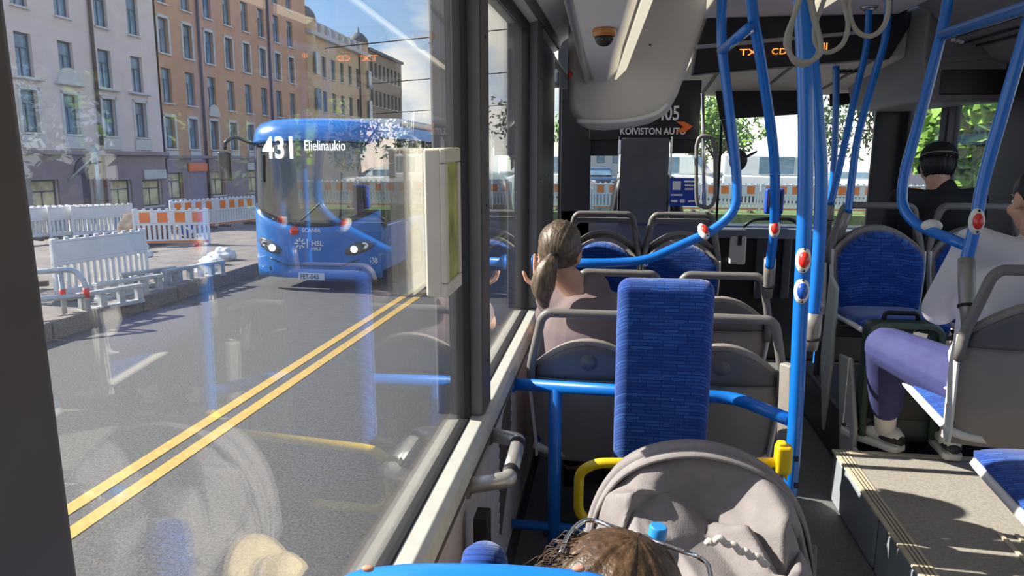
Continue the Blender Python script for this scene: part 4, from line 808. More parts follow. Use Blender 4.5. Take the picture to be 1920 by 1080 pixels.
shoe(pm, fl_ + V((.050, -.07, 0)), fl_ + V((-.125, .16, 0)), z0 + .004, wd=.058)
shoe(pm, fR + V((.0, -.07, 0)), fR + V((.03, .19, 0)), z0 + .004, wd=.052)
q = P(1838, 806, z=z0); s3 = root('shoe', q, 'black shoe with white sole deep under the grey seat', 'shoe'); shoe(s3, q + V((-.06, .0, 0)), q + V((.2, .06, 0)), z0 + .004)
q = P(1898, 808, z=z0); bg_ = root('bag', q, 'small bright pink bag on the platform under the window seat', 'bag'); MB().ell(q + V((0, .06, .035)), (.07, .05, .034)).build('pouch', 'pink', bg_, smooth=True, W=1); MB().tube(fillet([q + V((-.04, .04, .055)), q + V((-.02, .03, .085)), q + V((.04, .03, .085)), q + V((.05, .05, .055))], .03), .006).build('strap', 'pink', bg_, smooth=True, W=1)
# ---- man with black cap
hc = P(1758, 312, y=4.22); mh = rot(R_(-8), R_(-16), 0); pc = root('person', (hc.x, 4.18, .2), 'person in black baseball cap and black shirt far forward by the door', 'person')
hip = V((hc.x, 4.16, .80)); che = V((hc.x, 4.16, 1.15)); sl_ = V((hc.x - .18, 4.16, 1.25)); sr_ = V((hc.x + .17, 4.16, 1.25)); el = sl_ + V((-.04, .06, -.28)); er = sr_ + V((.03, .06, -.28))
b = MB(); head(b, hc, mh); b.limb(che + V((0, .01, .10)), .062, hc + mh @ V((0, -.02, -.07)), .056); torso(b, hip, che, sl_, sr_, -.012)
for S, E_, sgn in ((sl_, el, -1), (sr_, er, 1)):
    Wq = E_ + V((-sgn * .05, .24, -.02)); b.limb(S, .052, E_, .042); b.limb(E_, .042, Wq, .029); hand(b, Wq, (0, 1, -.1), (0, 0, -1), sgn, .5)
for s in (-1, 1): b.limb(hip + V((s * .09, 0, -.03)), .08, (hc.x + s * .09, 4.55, .68), .06); b.limb((hc.x + s * .09, 4.55, .68), .055, (hc.x + s * .09, 4.60, .28), .04); b.limb((hc.x + s * .09, 4.60, .25), .036, (hc.x + s * .09, 4.72, .235), .03)
b.blob('body', 'skin', pc, .008, 4); eyes(pc, hc, mh)
b = MB(); torso(b, hip, che, sl_, sr_, .026, 1.03); b.limb(che + V((.01, .01, .11)), .080, che + V((.02, .01, .15)), .070)
for S, E_ in ((sl_, el), (sr_, er)): b.limb(che + V((0, 0, .06)), .085, S, .07); b.limb(S, .068, S.lerp(E_, .7), .06)
b.blob('shirt', 'shirt_black', pc, .009, 5)
b = MB()
for s in (-1, 1): b.limb(hip + V((s * .09, 0, -.03)), .10, (hc.x + s * .09, 4.55, .68), .075); b.limb((hc.x + s * .09, 4.55, .68), .07, (hc.x + s * .09, 4.60, .30), .05)
b.blob('trousers', 'shirt_black', pc, .012, 4)
hair_cap(pc, hc + mh @ V((0, -.018, .005)), mh, (.083, .094, .080), 'hair_black', (0, .1, 1), .10, 5.0)
cp = MB(); rings = []
for i in range(9):
    t = i / 8; a_ = t * pi / 2; rings.append([hc + mh @ V((cos(k * pi / 14) * .090 * cos(a_) ** .7, -.014 + sin(k * pi / 14) * .106 * cos(a_) ** .7, .035 + .088 * sin(a_))) for k in range(28)])
cap_o = pc; cp.loft(rings).build('cap_crown', 'shirt_black', cap_o, smooth=True, W=1)
MB().sheet(lambda u, v: hc + mh @ V(((u - .5) * .15 * (1 - .35 * v * v), .085 + .07 * v, .045 - .02 * v - .03 * (2 * u - 1) ** 2)), 8, 4, .006).build('cap_peak', 'shirt_black', cap_o, smooth=True, W=1)
MB().tube([hc + mh @ V((sin(k / 10 * pi - pi / 2) * .089, -.014 - cos(k / 10 * pi - pi / 2) * .107, .050)) for k in range(11)], .003, 8).build('cap_strap', 'coupling_grey', cap_o, smooth=True, W=1)
# ---- foreground passenger with sunglasses pushed up on the hair
hc = V((.015, .88, .935)); mh = rot(R_(-6), R_(-6), 0); pf2 = root('person', (.015, .78, 0), 'person with reddish-brown hair seen from above at the bottom edge', 'person')
hip = V((.015, .78, .50)); che = V((.015, .78, .76)); sl_ = V((-.15, .78, .84)); sr_ = V((.18, .78, .84)); el = sl_ + V((-.03, .10, -.24)); er = sr_ + V((.03, .10, -.24))
b = MB(); head(b, hc, mh); b.limb(che + V((0, .01, .08)), .058, hc + mh @ V((0, -.02, -.07)), .052); torso(b, hip, che, sl_, sr_, -.012)
for S, E_, sgn in ((sl_, el, -1), (sr_, er, 1)):
    Wq = E_ + V((-sgn * .06, .20, -.02)); b.limb(S, .05, E_, .04); b.limb(E_, .04, Wq, .028); hand(b, Wq, (0, 1, -.1), (0, 0, -1), sgn, .5)
for s in (-1, 1): b.limb(hip + V((s * .09, 0, 0)), .08, (.015 + s * .10, 1.12, .50), .06); b.limb((.015 + s * .10, 1.12, .50), .055, (.015 + s * .10, 1.10, .09), .04); b.limb((.015 + s * .1, 1.10, .05), .035, (.015 + s * .1, 1.2, .04), .03)
b.blob('body', 'skin', pf2, .008, 4); eyes(pf2, hc, mh)
b = MB(); torso(b, hip, che, sl_, sr_, .024, 1.02)
for S, E_ in ((sl_, el), (sr_, er)): b.limb(che + V((0, 0, .06)), .08, S, .066); b.limb(S, .064, S.lerp(E_, .7), .058)
b.blob('t_shirt', 'shirt_mauve', pf2, .009, 5)
b = MB()
for s in (-1, 1): b.limb(hip + V((s * .09, 0, 0)), .10, (.015 + s * .10, 1.12, .50), .075); b.limb((.015 + s * .10, 1.12, .50), .07, (.015 + s * .10, 1.10, .12), .05)
b.blob('trousers', 'shirt_black', pf2, .012, 4)
hair_cap(pf2, hc + mh @ V((0, -.016, .026)), mh, (.094, .104, .102), 'hair_brown', (.25, .05, 1), .06, 8.0, 128, 40)
hs = MB()
for k in range(70):
    a_ = random.uniform(pi * .55, pi * 1.25); e_ = random.uniform(.5, 1.05); d_ = V((cos(a_) * sin(e_), sin(a_) * .7 * sin(e_), cos(e_)))
    p0 = hc + mh @ V((d_.x * .094, d_.y * .10 - .016, d_.z * .10 + .028)); p1 = p0 + mh @ V((d_.x * .02 - .012, d_.y * .01 + random.uniform(-.012, .012), random.uniform(-.008, .004))); p2 = p1 + mh @ V((-.016 + random.uniform(-.006, .01), random.uniform(-.012, .012), -.018 + random.uniform(-.008, .006)))
    hs.tube([p0, p1, p2], [.0008, .0006, .0002], 5)
o = hs.build('loose_strands', 'hair_brown', pf2, smooth=True, W=1); o['kind'] = 'stuff'
sg = root('sunglasses', hc + V((0, 0, .12)), 'silver-rimmed sunglasses pushed up on the brown hair', 'sunglasses')
mg = mh @ rot(0, R_(-24), R_(12)); cg = hc + mh @ V((.030, .050, .099))
for s in (-1, 1):
    lc = cg + mg @ V((s * .038, 0, 0)); rim_ = [lc + mg @ V((cos(k * pi / 14) * .034, sin(k * pi / 14) * .026, 0)) for k in range(28)]
    MB().tube(rim_, .0032, 8, closed=True).build('rim', 'chrome', sg, smooth=True, W=1); MB().prism(rim_, mg @ V((0, 0, .002))).build('lens', 'dark_glass', sg, W=1)
    MB().tube(spline([cg + mg @ V(p) for p in ((s * .070, .006, .0), (s * .086, -.01, -.006), (s * .094, -.05, -.028), (s * .092, -.085, -.052))], 5), .0034, 8).build('temple', 'chrome', sg, smooth=True, W=1)
MB().tube([cg + mg @ V(p) for p in ((-.008, .010, 0), (0, .014, .003), (.008, .010, 0))], .003, 8).build('bridge', 'chrome', sg, smooth=True, W=1)
sf_ = copy_tree(seat0, (.015, .70, -.12), 0, 'low seat under the brown-haired passenger in the foreground', group='grey bus seats'); sf_.location.z = -.02; sf_.scale = (1, 1, .74)
# ---- green suitcase between the facing seats
a = P(1640, 770, z=z0); su = root('suitcase', (1.24, 3.37, z0 - .024), 'dark green upright suitcase between the facing seats', 'suitcase')
MB().box(1.10, 1.42, 3.31, 3.43, z0 + .0, z0 + .56).build('shell', 'suitcase_green', su, bevel=.05, seg=4, W=1)
fr = [(1.115, 3.31, z0 + .04), (1.115, 3.31, z0 + .545), (1.405, 3.31, z0 + .545), (1.405, 3.31, z0 + .04)]; MB().tube(fillet(fr, .06), .014).build('corner_trim', mat('trim_green', (.11, .16, .11), .45), su, smooth=True, W=1)
MB().tube(fillet([(1.18, 3.37, z0 + .55), (1.18, 3.37, z0 + .59), (1.32, 3.37, z0 + .59), (1.32, 3.37, z0 + .55)], .02), .010).build('handle', 'black_plastic', su, smooth=True, W=1)
MB().box(1.13, 1.38, 3.302, 3.312, z0 + .12, z0 + .44).build('front_pocket', 'black_plastic', su, bevel=.02, W=1)
for x in (1.12, 1.36): MB().lathe([(0, -.012), (.02, -.012), (.02, .012), (0, .012)], (x, 3.37, z0 - .004), (1, 0, 0), 14).build('castor', 'black_rubber', su, W=1)
# ---- straw hat hooked on the stroller frame
hq = V((-.118, 1.34, .625)); ht = root('straw_hat', hq, 'cream straw sun hat hooked on the left side of the stroller frame', 'hat')
HM = rot(0, 0, R_(-62)) @ Matrix.Diagonal((.72, .72, .72)); hp = MB().lathe([(0, .10), (.05, .098), (.078, .07), (.085, 0), (.12, -.006), (.165, -.02), (.165, -.024), (.12, -.011), (.08, -.006), (.072, .066), (.045, .09), (0, .092)], (0, 0, 0), n=36)
hp.v = [hq + HM @ p for p in hp.v]; hp.build('brim_and_crown', 'hat_straw', ht, smooth=True, W=1)
bd = MB().lathe([(.0865, .004), (.0845, .026), (.082, .026), (.084, .004)], (0, 0, 0), n=36); bd.v = [hq + HM @ p for p in bd.v]; bd.build('hat_band', 'cream_plastic', ht, smooth=True, W=1)
# ================================================================== the street (street frame: z = 0 on the road beside us, tilted by OUT)
def flat(name, m, x0, x1, y0, y1, z0, z1, kind='structure', **k): o = MB().box(x0, x1, y0, y1, z0, z1).build(name, m, out=True, **k); tag(o, kind=kind); return o
flat('road', 'asphalt', -8.1, 40, -30, 160, -.4, 0); KX = P(280, 580, z=0, out=True).x
dirt = MB().grid(lambda u, v: V((KX - .30 - 15.5 * u, -12 + 60 * v, .13 + .10 * noise.noise(V((u * 9, v * 30, 0))) * min(1, u * 8) - .8 * u * u)), 40, 90).build('ground_dirt', 'sand', out=True, smooth=True); tag(dirt, kind='structure')
flat('pavement', 'paving', -40, -22.8, -12, 140, -.9, -.62); flat('pavement', 'paving', -23, -8.1, 47.5, 140, -.6, -.02)
flat('grass_verge', 'grass', -4.3, 40, 27, 33, -.2, .62); flat('side_street', 'asphalt', -4.3, 60, 33, 60, -.2, .60)
for k, dx in enumerate((-.13, .13)):
    x = P(480, 752, z=0, out=True).x + dx - .04; tag(flat('line_marking', 'line_yellow', x - .065, x + .065, -20, 140, -.01, .006), kind='structure')
kb = root('kerb', (KX, 8, 0), kind='structure', out=True)
kbm = MB().box(-.22, .0, .01, .99, -.1, .26)
k0 = None
for i in range(-2, 26):
    if k0 is None: k0 = kbm.build('kerb_stone', 'granite', kb, bevel=.02); o = k0
    else: o = k0.copy(); COL.objects.link(o)
    o.location = (random.uniform(-.008, .008), i * 1.0 - 2, random.uniform(-.008, .008))
# ---- buildings
FX = -28.0
def facade_mesh(L, H, holes, dep=.28, shell=True):
    ys = sorted({0, L, *[round(h[i], 3) for h in holes for i in (0, 1)]}); zs = sorted({0, H, *[round(h[i], 3) for h in holes for i in (2, 3)]}); mb = MB()
    for a, b in zip(ys, ys[1:]):
        for c, d in zip(zs, zs[1:]):
            if any(h[0] - 1e-3 <= a and b <= h[1] + 1e-3 and h[2] - 1e-3 <= c and d <= h[3] + 1e-3 for h in holes): continue
            mb.add([(0, a, c), (0, b, c), (0, b, d), (0, a, d)], [(0, 1, 2, 3)])
    for a, b, c, d in holes: mb.add([(0, a, c), (0, b, c), (0, b, d), (0, a, d), (-dep, a, c), (-dep, b, c), (-dep, b, d), (-dep, a, d)], [(0, 1, 5, 4), (1, 2, 6, 5), (2, 3, 7, 6), (3, 0, 4, 7)])
    if shell: mb.add([(0, 0, 0), (0, L, 0), (0, L, H), (0, 0, H), (-12, 0, 0), (-12, L, 0), (-12, L, H), (-12, 0, H)], [(0, 4, 7, 3), (1, 2, 6, 5), (3, 7, 6, 2), (4, 5, 6, 7)])
    return mb
PR0 = {}
def win_unit(par, a, b, c, d, pane='win_pane', dep=.2, surround=None, sill='stucco_white', mull=True):
    key = (round(b - a, 2), round(d - c, 2), pane, mull, surround); W_, H_ = b - a, d - c
    if key not in PR0:
        f = MB(); t = .075
        f.box(-.05, .03, 0, W_, 0, t).box(-.05, .03, 0, W_, H_ - t, H_).box(-.05, .03, 0, t, t, H_ - t).box(-.05, .03, W_ - t, W_, t, H_ - t)
        if mull: f.box(-.04, .02, W_ * .5 - .03, W_ * .5 + .03, t, H_ * .68).box(-.04, .025, t, W_ - t, H_ * .68 - .03, H_ * .68 + .03)
        fo = f.build('window', 'win_frame', par); po = MB().box(-.035, -.015, t, W_ - t, t, H_ - t).build('pane', pane, fo)
        so_ = MB().box(-.16, .32, -.08, W_ + .08, -.10, 0).build('window_sill', sill, fo); su = None
        if surround: g_ = .16; su = MB().box(dep - .02, dep + .05, -g_, 0, -.05, H_ + g_).box(dep - .02, dep + .05, W_, W_ + g_, -.05, H_ + g_).box(dep - .02, dep + .05, -g_ , W_ + g_, H_ + .001, H_ + g_ + .02).build('surround', surround, fo)
        PR0[key] = fo; o = fo
    else: o = copy_tree(PR0[key], parent=par)
    o.location = (-dep, a, c); return o
def building(y0, y1, z0, H, m, label, cols, rows, ww=1.05, x=FX, base_m=None, base_h=0, group='street buildings', skip=()):
    """rows: (z bottom, z top, surround)"""
    o = root('building', (x, y0, z0), label, 'building', group, out=True); L = y1 - y0; holes = []; spec = []
    for ci, c in enumerate(cols):
        for ri, r in enumerate(rows):
            if (ci, ri) in skip: continue
            h = (round(c - y0 - ww / 2, 3), round(c - y0 + ww / 2, 3), round(r[0] - z0, 3), round(r[1] - z0, 3)); holes.append(h); spec.append((h, r))
    return o, L, H, holes, spec
def finish(o, L, H, holes, spec, m):
    facade_mesh(L, H, holes).build('wall', m, o)
    for h, r in spec: win_unit(o, *h, surround=r[2], pane=r[3] if len(r) > 3 else 'win_pane')
def PZ(px, py): return P(px, py, x=FX, out=True)
ybp = PZ(300, 150).y
zr_ = [PZ(125, y).z for y in (118 + 32, 118 - 32, 215 + 32, 215 - 34)]
st_ = (PZ(125, 118).z - PZ(140, 215).z); c1 = PZ(125, 118).z; c2 = PZ(140, 215).z; print('storey', st_, c1, c2)
pink_rows = [(c2 - 1.0, c2 + 1.0, 'stucco_white')] + [(c1 + k * 3.3 - 1.05, c1 + k * 3.3 + 1.05, None) for k in range(4)]
ZB = -.65
cols = [PZ(45, 100).y - 3.1, PZ(45, 100).y, PZ(125, 118).y, PZ(198, 135).y, PZ(258, 148).y]
o, L, H, hol, spc = building(24.5, ybp, ZB, c1 + 4 * 3.3 - ZB, 'plaster_pink', 'pink plastered apartment house with plum ground floor, leftmost', cols, pink_rows)
gz = PZ(150, 290).z; shops = [(PZ(a, 380).y, PZ(b, 380).y, PZ(a, 412).z, PZ(a, 338).z) for a, b in ((60, 112), (208, 248), (268, 305))]
dh = (PZ(155, 380).y, PZ(178, 380).y, ZB + .05, PZ(165, 325).z)
for s_ in shops:
    h = (round(s_[0] - 24.5, 3), round(s_[1] - 24.5, 3), round(max(s_[2], ZB + .3) - ZB, 3), round(s_[3] - ZB, 3)); hol.append(h); spc.append((h, (0, 0, None, 'shop_pane')))
hd_ = (round(dh[0] - 24.5, 3), round(dh[1] - 24.5, 3), .05, round(dh[3] - ZB, 3)); hol.append(hd_)
finish(o, L, H, hol, spc, 'plaster_pink')
bs_holes = [h for h in hol if h[3] < gz - ZB]
def plate(o, L, H, holes, m, name='ground_floor_facing', x=.06):
    g = facade_mesh(L, H, holes, .1, False); g.v = [V((p.x + x, p.y, p.z)) for p in g.v]; return g.build(name, m, o)
plate(o, L, gz - ZB, bs_holes, 'plaster_plum')
MB().box(-.1, .28, 0, L, gz - ZB - .02, gz - ZB + .22).build('cornice', 'plaster_plum', o, bevel=.04)
MB().box(-.25, -.2, hd_[0], hd_[1], hd_[2], hd_[3]).build('door', 'drain', o)
yc = (dh[0] + dh[1]) / 2 - 24.5; MB().prism([(.05, yc + cos(k * pi / 10) * 1.0, hd_[3] + sin(k * pi / 10) * .9) for k in range(11)], (.12, 0, 0)).build('door_arch', 'drain', o)
for c in cols[1:]: y = c - 24.5; MB().box(.0, .10, y - .75, y + .75, c2 - ZB - 1.75, c2 - ZB - 1.12).build('apron_panel', 'stucco_white', o, bevel=.02); MB().box(0, .22, y - .95, y + .95, c2 - ZB + 1.45, c2 - ZB + 1.58).build('lintel', 'stucco_white', o, bevel=.02)
y = cols[2] - 24.5; MB().prism([(.0, y + cos(k * pi / 10) * .8, c2 - ZB + 1.58 + sin(k * pi / 10) * .75) for k in range(11)], (.14, 0, 0)).build('pediment', 'stucco_white', o)
for px in (172,): yd = PZ(px, 100).y - 24.5; MB().tube([(.12, yd, .2), (.12, yd, H)], .09, 10).build('drainpipe', 'drain', o, smooth=True)
sgq = PZ(288, 327); MB().box(.08, .16, sgq.y - 24.5 - 1.1, sgq.y - 24.5 + 1.1, sgq.z - ZB - .28, sgq.z - ZB + .28).build('shop_sign', 'stucco_white', o, bevel=.02)
a_ = PZ(126, 338); b_ = PZ(148, 282); MB().tube([(.1, a_.y - 24.5, a_.z - ZB), (1.2, b_.y - 24.5, b_.z - ZB)], .05, 8).build('flagpole', 'stucco_white', o, smooth=True)
# orange house
yo = PZ(575, 100).y; ocol = [PZ(313, 160).y + i * 2.62 for i in range(int((yo - PZ(313, 160).y) / 2.62))]
r1 = PZ(313, 160).z; r0 = PZ(322, 248).z; r2_ = PZ(301, 65).z; so_ = r2_ - r1
orows = [(r0 - 1.0, r0 + .95, 'stucco_white'), (r1 - 1.05, r1 + 1.05, None), (r2_ - 1.05, r2_ + 1.05, 'stucco_white'), (r2_ + so_ - 1.05, r2_ + so_ + 1.05, None), (r2_ + 2 * so_ - 1.05, r2_ + 2 * so_ + 1.05, None)]
Ho = PZ(560, 20).z - ZB; og = PZ(330, 297).z
o, L, H, hol, spc = building(ybp + .02, yo, ZB, r2_ + 2 * so_ + 1.9 - ZB, 'plaster_orange', 'orange plastered apartment house with white window surrounds', ocol, orows)
for c in ocol[::2]: h = (round(c - ybp - .9, 3), round(c - ybp + .9, 3), .6, round(og - ZB - .9, 3)); hol.append(h); spc.append((h, (0, 0, None, 'shop_pane')))
finish(o, L, H, hol, spc, 'plaster_orange'); plate(o, L, og - ZB, [h for h in hol if h[3] < og - ZB], 'plaster_plum')
MB().box(-.1, .25, 0, L, og - ZB, og - ZB + .2).build('cornice', 'plaster_plum', o, bevel=.03); MB().box(-.4, .55, 0, L, H, H + .35).build('cornice', 'stucco_white', o, bevel=.05)
MB().prism([(.4, 0, H + .35), (-3.5, 0, H + 2.2), (-12, 0, H + 2.2), (-12, 0, H + .35)], (0, L, 0)).build('roof', 'roof_slate', o)
for px in (372, 503): yd = PZ(px, 100).y - ybp; MB().tube([(.12, yd, .2), (.12, yd, H)], .09, 10).build('drainpipe', 'drain', o, smooth=True)
y = ocol[2] - ybp; MB().prism([(.0, y + cos(k * pi / 10) * .7, r0 - ZB + 1.25 + sin(k * pi / 10) * .8) for k in range(11)], (.14, 0, 0)).build('pediment', 'stucco_white', o)
for c, (a, b) in ((ocol[1], (375, 312)), (ocol[4], (452, 316))): y = c - ybp; MB().box(.08, .2, y - 1.1, y + 1.1, og - ZB - .85, og - ZB - .3).build('shop_sign', ('print_orange', 'stucco_white')[c == ocol[4]], o, bevel=.02)
for c in ocol: y = c - ybp; MB().box(0, .1, y - .6, y + .6, r0 - ZB - 1.75, r0 - ZB - 1.15).build('apron_panel', 'stucco_white', o, bevel=.02)
# tan house with mansard, turrets
yt = PZ(690, 150).y; te = PZ(690, 110).z; tc_ = [yo + 1.6 + i * 2.35 for i in range(7)]; trow = [(te - 3.4 - k * 3.2, te - 1.5 - k * 3.2, None) for k in range(5)]
o, L, H, hol, spc = building(yo + .02, yt, ZB, te - ZB, 'plaster_tan', 'tan corner house with mansard roof and small domed turrets', tc_, trow, ww=1.0); finish(o, L, H, hol, spc, 'plaster_tan')
MB().box(-.3, .5, 0, L, H, H + .4).build('cornice', 'stucco_white', o, bevel=.06)
mz = PZ(690, 78).z - te; MB().prism([(.1, 0, H + .4), (-.9, 0, H + mz - .3), (-12, 0, H + mz - .3), (-12, 0, H + .4)], (0, L, 0)).build('mansard', 'plaster_tan', o); MB().prism([(-.7, 0, H + mz - .3), (-4.5, 0, H + mz + 1.6), (-12, 0, H + mz + 1.6), (-12, 0, H + mz - .3)], (0, L, 0)).build('roof', 'roof_slate', o)
for k in range(8): y = 1.9 + k * 1.75; MB().box(-.9, .12, y - .45, y + .45, H + .5, H + mz - .5).build('dormer', 'stucco_white', o, bevel=.03); MB().box(.10, .15, y - .28, y + .28, H + .7, H + mz - .8).build('dormer_pane', 'win_pane', o)
for y in (.9, L - 1.2):
    MB().lathe([(1.0, 0), (1.0, H + mz - .6), (1.1, H + mz - .6), (1.1, H + mz - .4), (0, H + mz - .4)], (-.55, y, 0), n=20).build('turret', 'plaster_tan', o, smooth=True, bevel=.02)
    MB().lathe([(1.1, H + mz - .4), (.95, H + mz + .1), (.5, H + mz + .6), (.12, H + mz + .75), (.06, H + mz + 1.3), (0, H + mz + 1.3)], (-.55, y, 0), n=20).build('turret_dome', 'roof_slate', o, smooth=True)
    for r in trow[:4]: MB().box(.5, .68, y - .45, y + .45, r[0] - ZB, r[1] - ZB).build('bay_window', 'win_pane', o)
cq = PZ(603, 25); MB().box(-9, -6.2, 3, 7.5, H + 1, H + mz + 5.2).build('lift_tower', 'roof_slate', o, bevel=.05)
for px in (585, 672): yd = PZ(px, 100).y - yo; MB().tube([(.12, yd, .2), (.12, yd, H)], .09, 10).build('drainpipe', 'drain', o, smooth=True)
# brown house
yb2 = PZ(753, 160).y; be = PZ(753, 122).z; bc = [yt + 1.3 + i * 1.55 for i in range(8)]; brow = [(be - 2.8 - k * 3.1, be - 1.1 - k * 3.1, None) for k in range(5)]
o, L, H, hol, spc = building(yt + .02, yb2, ZB, be - ZB, 'plaster_brown', 'brown flat-roofed house at the far end of the row', bc, brow, ww=.8); finish(o, L, H, hol, spc, 'plaster_brown'); MB().box(-12, .35, 0, L, H, H + .3).build('roof_edge', 'roof_slate', o)
# pale buildings far ahead
def far_block(x0, x1, y, H, m, label, cols_, rows_):
    o = root('building', ((x0 + x1) / 2, y, 0), label, 'building', 'far buildings', out=True); w2 = (x1 - x0) / 2
    MB().box(-w2, w2, 0, 14, -1, H).build('wall', m, o); MB().box(-w2 - .3, w2 + .3, -.3, 14.3, H, H + .5).build('roof', 'roof_slate', o)
    for i in range(cols_):
        for j in range(rows_): x = -w2 + (i + .5) * 2 * w2 / cols_; z = 2 + j * (H - 2) / rows_; f = MB().box(x - .6, x + .6, -.06, .02, z, z + 1.6).build('window', 'win_frame', o); MB().box(x - .5, x + .5, -.08, -.055, z + .1, z + 1.5).build('pane', 'win_pane', f)
far_block(-14, 6, 120, 14, 'stucco_white', 'pale low building seen far ahead beyond the windscreen', 8, 3)
far_block(26, 52, 75, 15, 'plaster_pink', 'pale building seen through the front door glass', 7, 4)
# ---- oncoming bus
BX0 = P(467, 400, y=13.2, out=True).x; BX1 = P(704, 400, y=13.2, out=True).x; BW = BX1 - BX0; BY = 13.2; BH = P(600, 224, y=BY, out=True).z; BL = 11.5; hwB = BW / 2
bus = root('bus', ((BX0 + BX1) / 2, BY, 0), 'blue oncoming city bus numbered 431 in the opposite lane', 'bus', out=True)
def fy(x, z): return .0 + .30 * (x / hwB) ** 4 + .10 * max(0, (z - 1.0) / 2.2) ** 1.5 + (.06 if z < .5 else 0) * (.5 - z)
def zb_(u): return 1.22 + .34 * abs(2 * u - 1) ** 2.5
def ztp(u): return BH - .38 - .06 * abs(2 * u - 1) ** 3
def band(f0, f1, d): return lambda u, v: (lambda x, z: V((x, fy(x, z) - d, z)))(-hwB + BW * u, f0(u) + v * (f1(u) - f0(u)))
MB().sheet(band(lambda u: .26, lambda u: zb_(u) + .01, 0), 28, 10, .05).build('front_panel', 'bus_blue', bus, smooth=True)
MB().sheet(band(zb_, ztp, .004), 28, 12, .02).build('windscreen', 'dark_glass', bus, smooth=True)
def hdr(u, v):
    x = -hwB + BW * u; z = ztp(u) + v * .38; return V((x * (1 - .03 * v * v), fy(x, z) + .22 * v ** 3, z + .02 * cos(pi * (u - .5)) * v))
MB().sheet(hdr, 28, 8, .05).build('roof_front', 'bus_blue', bus, smooth=True)
MB().box(-hwB + .02, hwB - .02, .42, BL, .35, 1.25).build('lower_body', 'bus_blue', bus, bevel=.04)
MB().prism([(-hwB + .05, .55, BH - .32), (-hwB + .25, .55, BH - .02), (hwB - .25, .55, BH - .02), (hwB - .05, .55, BH - .32)], (0, BL - .55, 0)).build('roof', 'bus_blue', bus, bevel=.05)
MB().box(-hwB + .35, hwB - .35, 3.0, 7.5, BH - .02, BH + .18).build('roof_unit', 'aluminium', bus, bevel=.06)
for s in (-1, 1):
    xs_ = s * (hwB - .02)
    for k in range(7): a = .62 + k * (BL - .7) / 7; MB().box(min(xs_, xs_ - s * .03), max(xs_, xs_ - s * .03), a + .04, a + (BL - .7) / 7 - .03, 1.27, BH - .36).build('side_window', 'dark_glass', bus, bevel=.01)
    for k in range(8): a = .55 + k * (BL - .7) / 7; MB().box(xs_ - .035, xs_ + .035, a - .03, a + .08, 1.2, BH - .3).build('side_pillar', 'bus_dark', bus)
    for y in (2.7, 8.4):
        MB().lathe([(0, -.14), (.30, -.14), (.46, -.15), (.48, -.11), (.48, .11), (.46, .15), (.30, .14), (0, .14)], (s * (hwB - .16), y, .48), (1, 0, 0), 28).build('wheel', 'black_rubber', bus, smooth=True, bevel=.01)
        MB().lathe([(.62, -.02), (.50, 0), (.50, .02), (.62, .02)], (s * (hwB - .015), y, .48), (1, 0, 0), 28).build('wheel_arch', 'bus_dark', bus)
MB().box(-hwB + .1, hwB - .1, .8, BL - .1, 1.0, 1.1).build('cabin_floor', 'bus_dark', bus); MB().box(-hwB + .1, hwB - .1, BL - .1, BL - .02, .3, BH - .1).build('rear_wall', 'bus_dark', bus)
MB().prism([(-hwB + .12, .30, .9), (-hwB + .12, .35, 1.35), (-hwB + .12, .8, 1.28), (-hwB + .12, .8, .9)], (BW - .24, 0, 0)).build('dash', 'bus_dark', bus, bevel=.03)
MB().box(hwB - 1.0, hwB - .5, 1.1, 1.25, 1.2, 2.05).build('driver_seat', 'bus_dark', bus, bevel=.06); MB().tube([(hwB - .75 + cos(k * pi / 12) * .24, .72 + sin(k * pi / 12) * .08, 1.42 + sin(k * pi / 12) * .22) for k in range(24)], .018, 8, closed=True).build('steering_wheel', 'black_rubber', bus, smooth=True)
for s in (-1, 1):
    def hl(u, v): a = 2 * pi * u; r = v; x = s * (hwB - .34) + r * .28 * cos(a) ; z = .86 + r * (.11 * sin(a)) + s * (x - s * (hwB - .34)) * .32; return V((x, fy(x, z) - .035 - .025 * (1 - r * r), z))
    h = MB().sheet(hl, 24, 6, .012).build('headlight', 'smoke', bus, smooth=True)
    for i, dx in enumerate((-.09, .10)): x = s * (hwB - .34) + dx; z = .86 + s * dx * .32; MB().lathe([(0, 0), (.055, 0), (.07, -.02), (.068, -.026), (.03, -.012), (0, -.008)], (x, fy(x, z) - .058, z), (0, 1, 0), 18).build('lamp', ('chrome', 'led_white')[(i == 0) if s > 0 else (i == 1)], h, smooth=True)
    y_ = fy(s * (hwB - .3), .45); MB().lathe([(0, 0), (.05, 0), (.05, -.02), (0, -.02)], (s * (hwB - .38), y_ - .03, .42), (0, 1, 0), 16).build('fog_lamp', 'bus_dark', bus)
MB().tube([(x, fy(x, .55) - .03, .50 + .36 * max(0, (abs(x) / hwB - .45)) ** .8) for x in [(-.72 + k * .06) * hwB for k in range(25)]], .010, 6).build('panel_groove', 'bus_dark', bus, smooth=True)
# mirrors
for s in (-1, 1):
    if s < 0: arm = [(s * (hwB - .05), .30, BH - .45), (s * (hwB + .22), .02, BH - .30), (s * (hwB + .38), -.05, BH - .42), (s * (hwB + .38), -.05, BH - .55)]; c = V((s * (hwB + .40), -.05, BH - .86))
    else: arm = [(s * (hwB - .05), .35, BH - .40), (s * (hwB + .20), .12, BH - .36), (s * (hwB + .24), .10, BH - .5)]; c = V((s * (hwB + .26), .10, BH - .78))
    MB().tube(fillet(arm, .1), .035).build('mirror_arm', 'bus_dark', bus, smooth=True); mm = MB().obox(c, (.22, .16, .56)).build('mirror', 'bus_dark', bus, bevel=.05, seg=3)
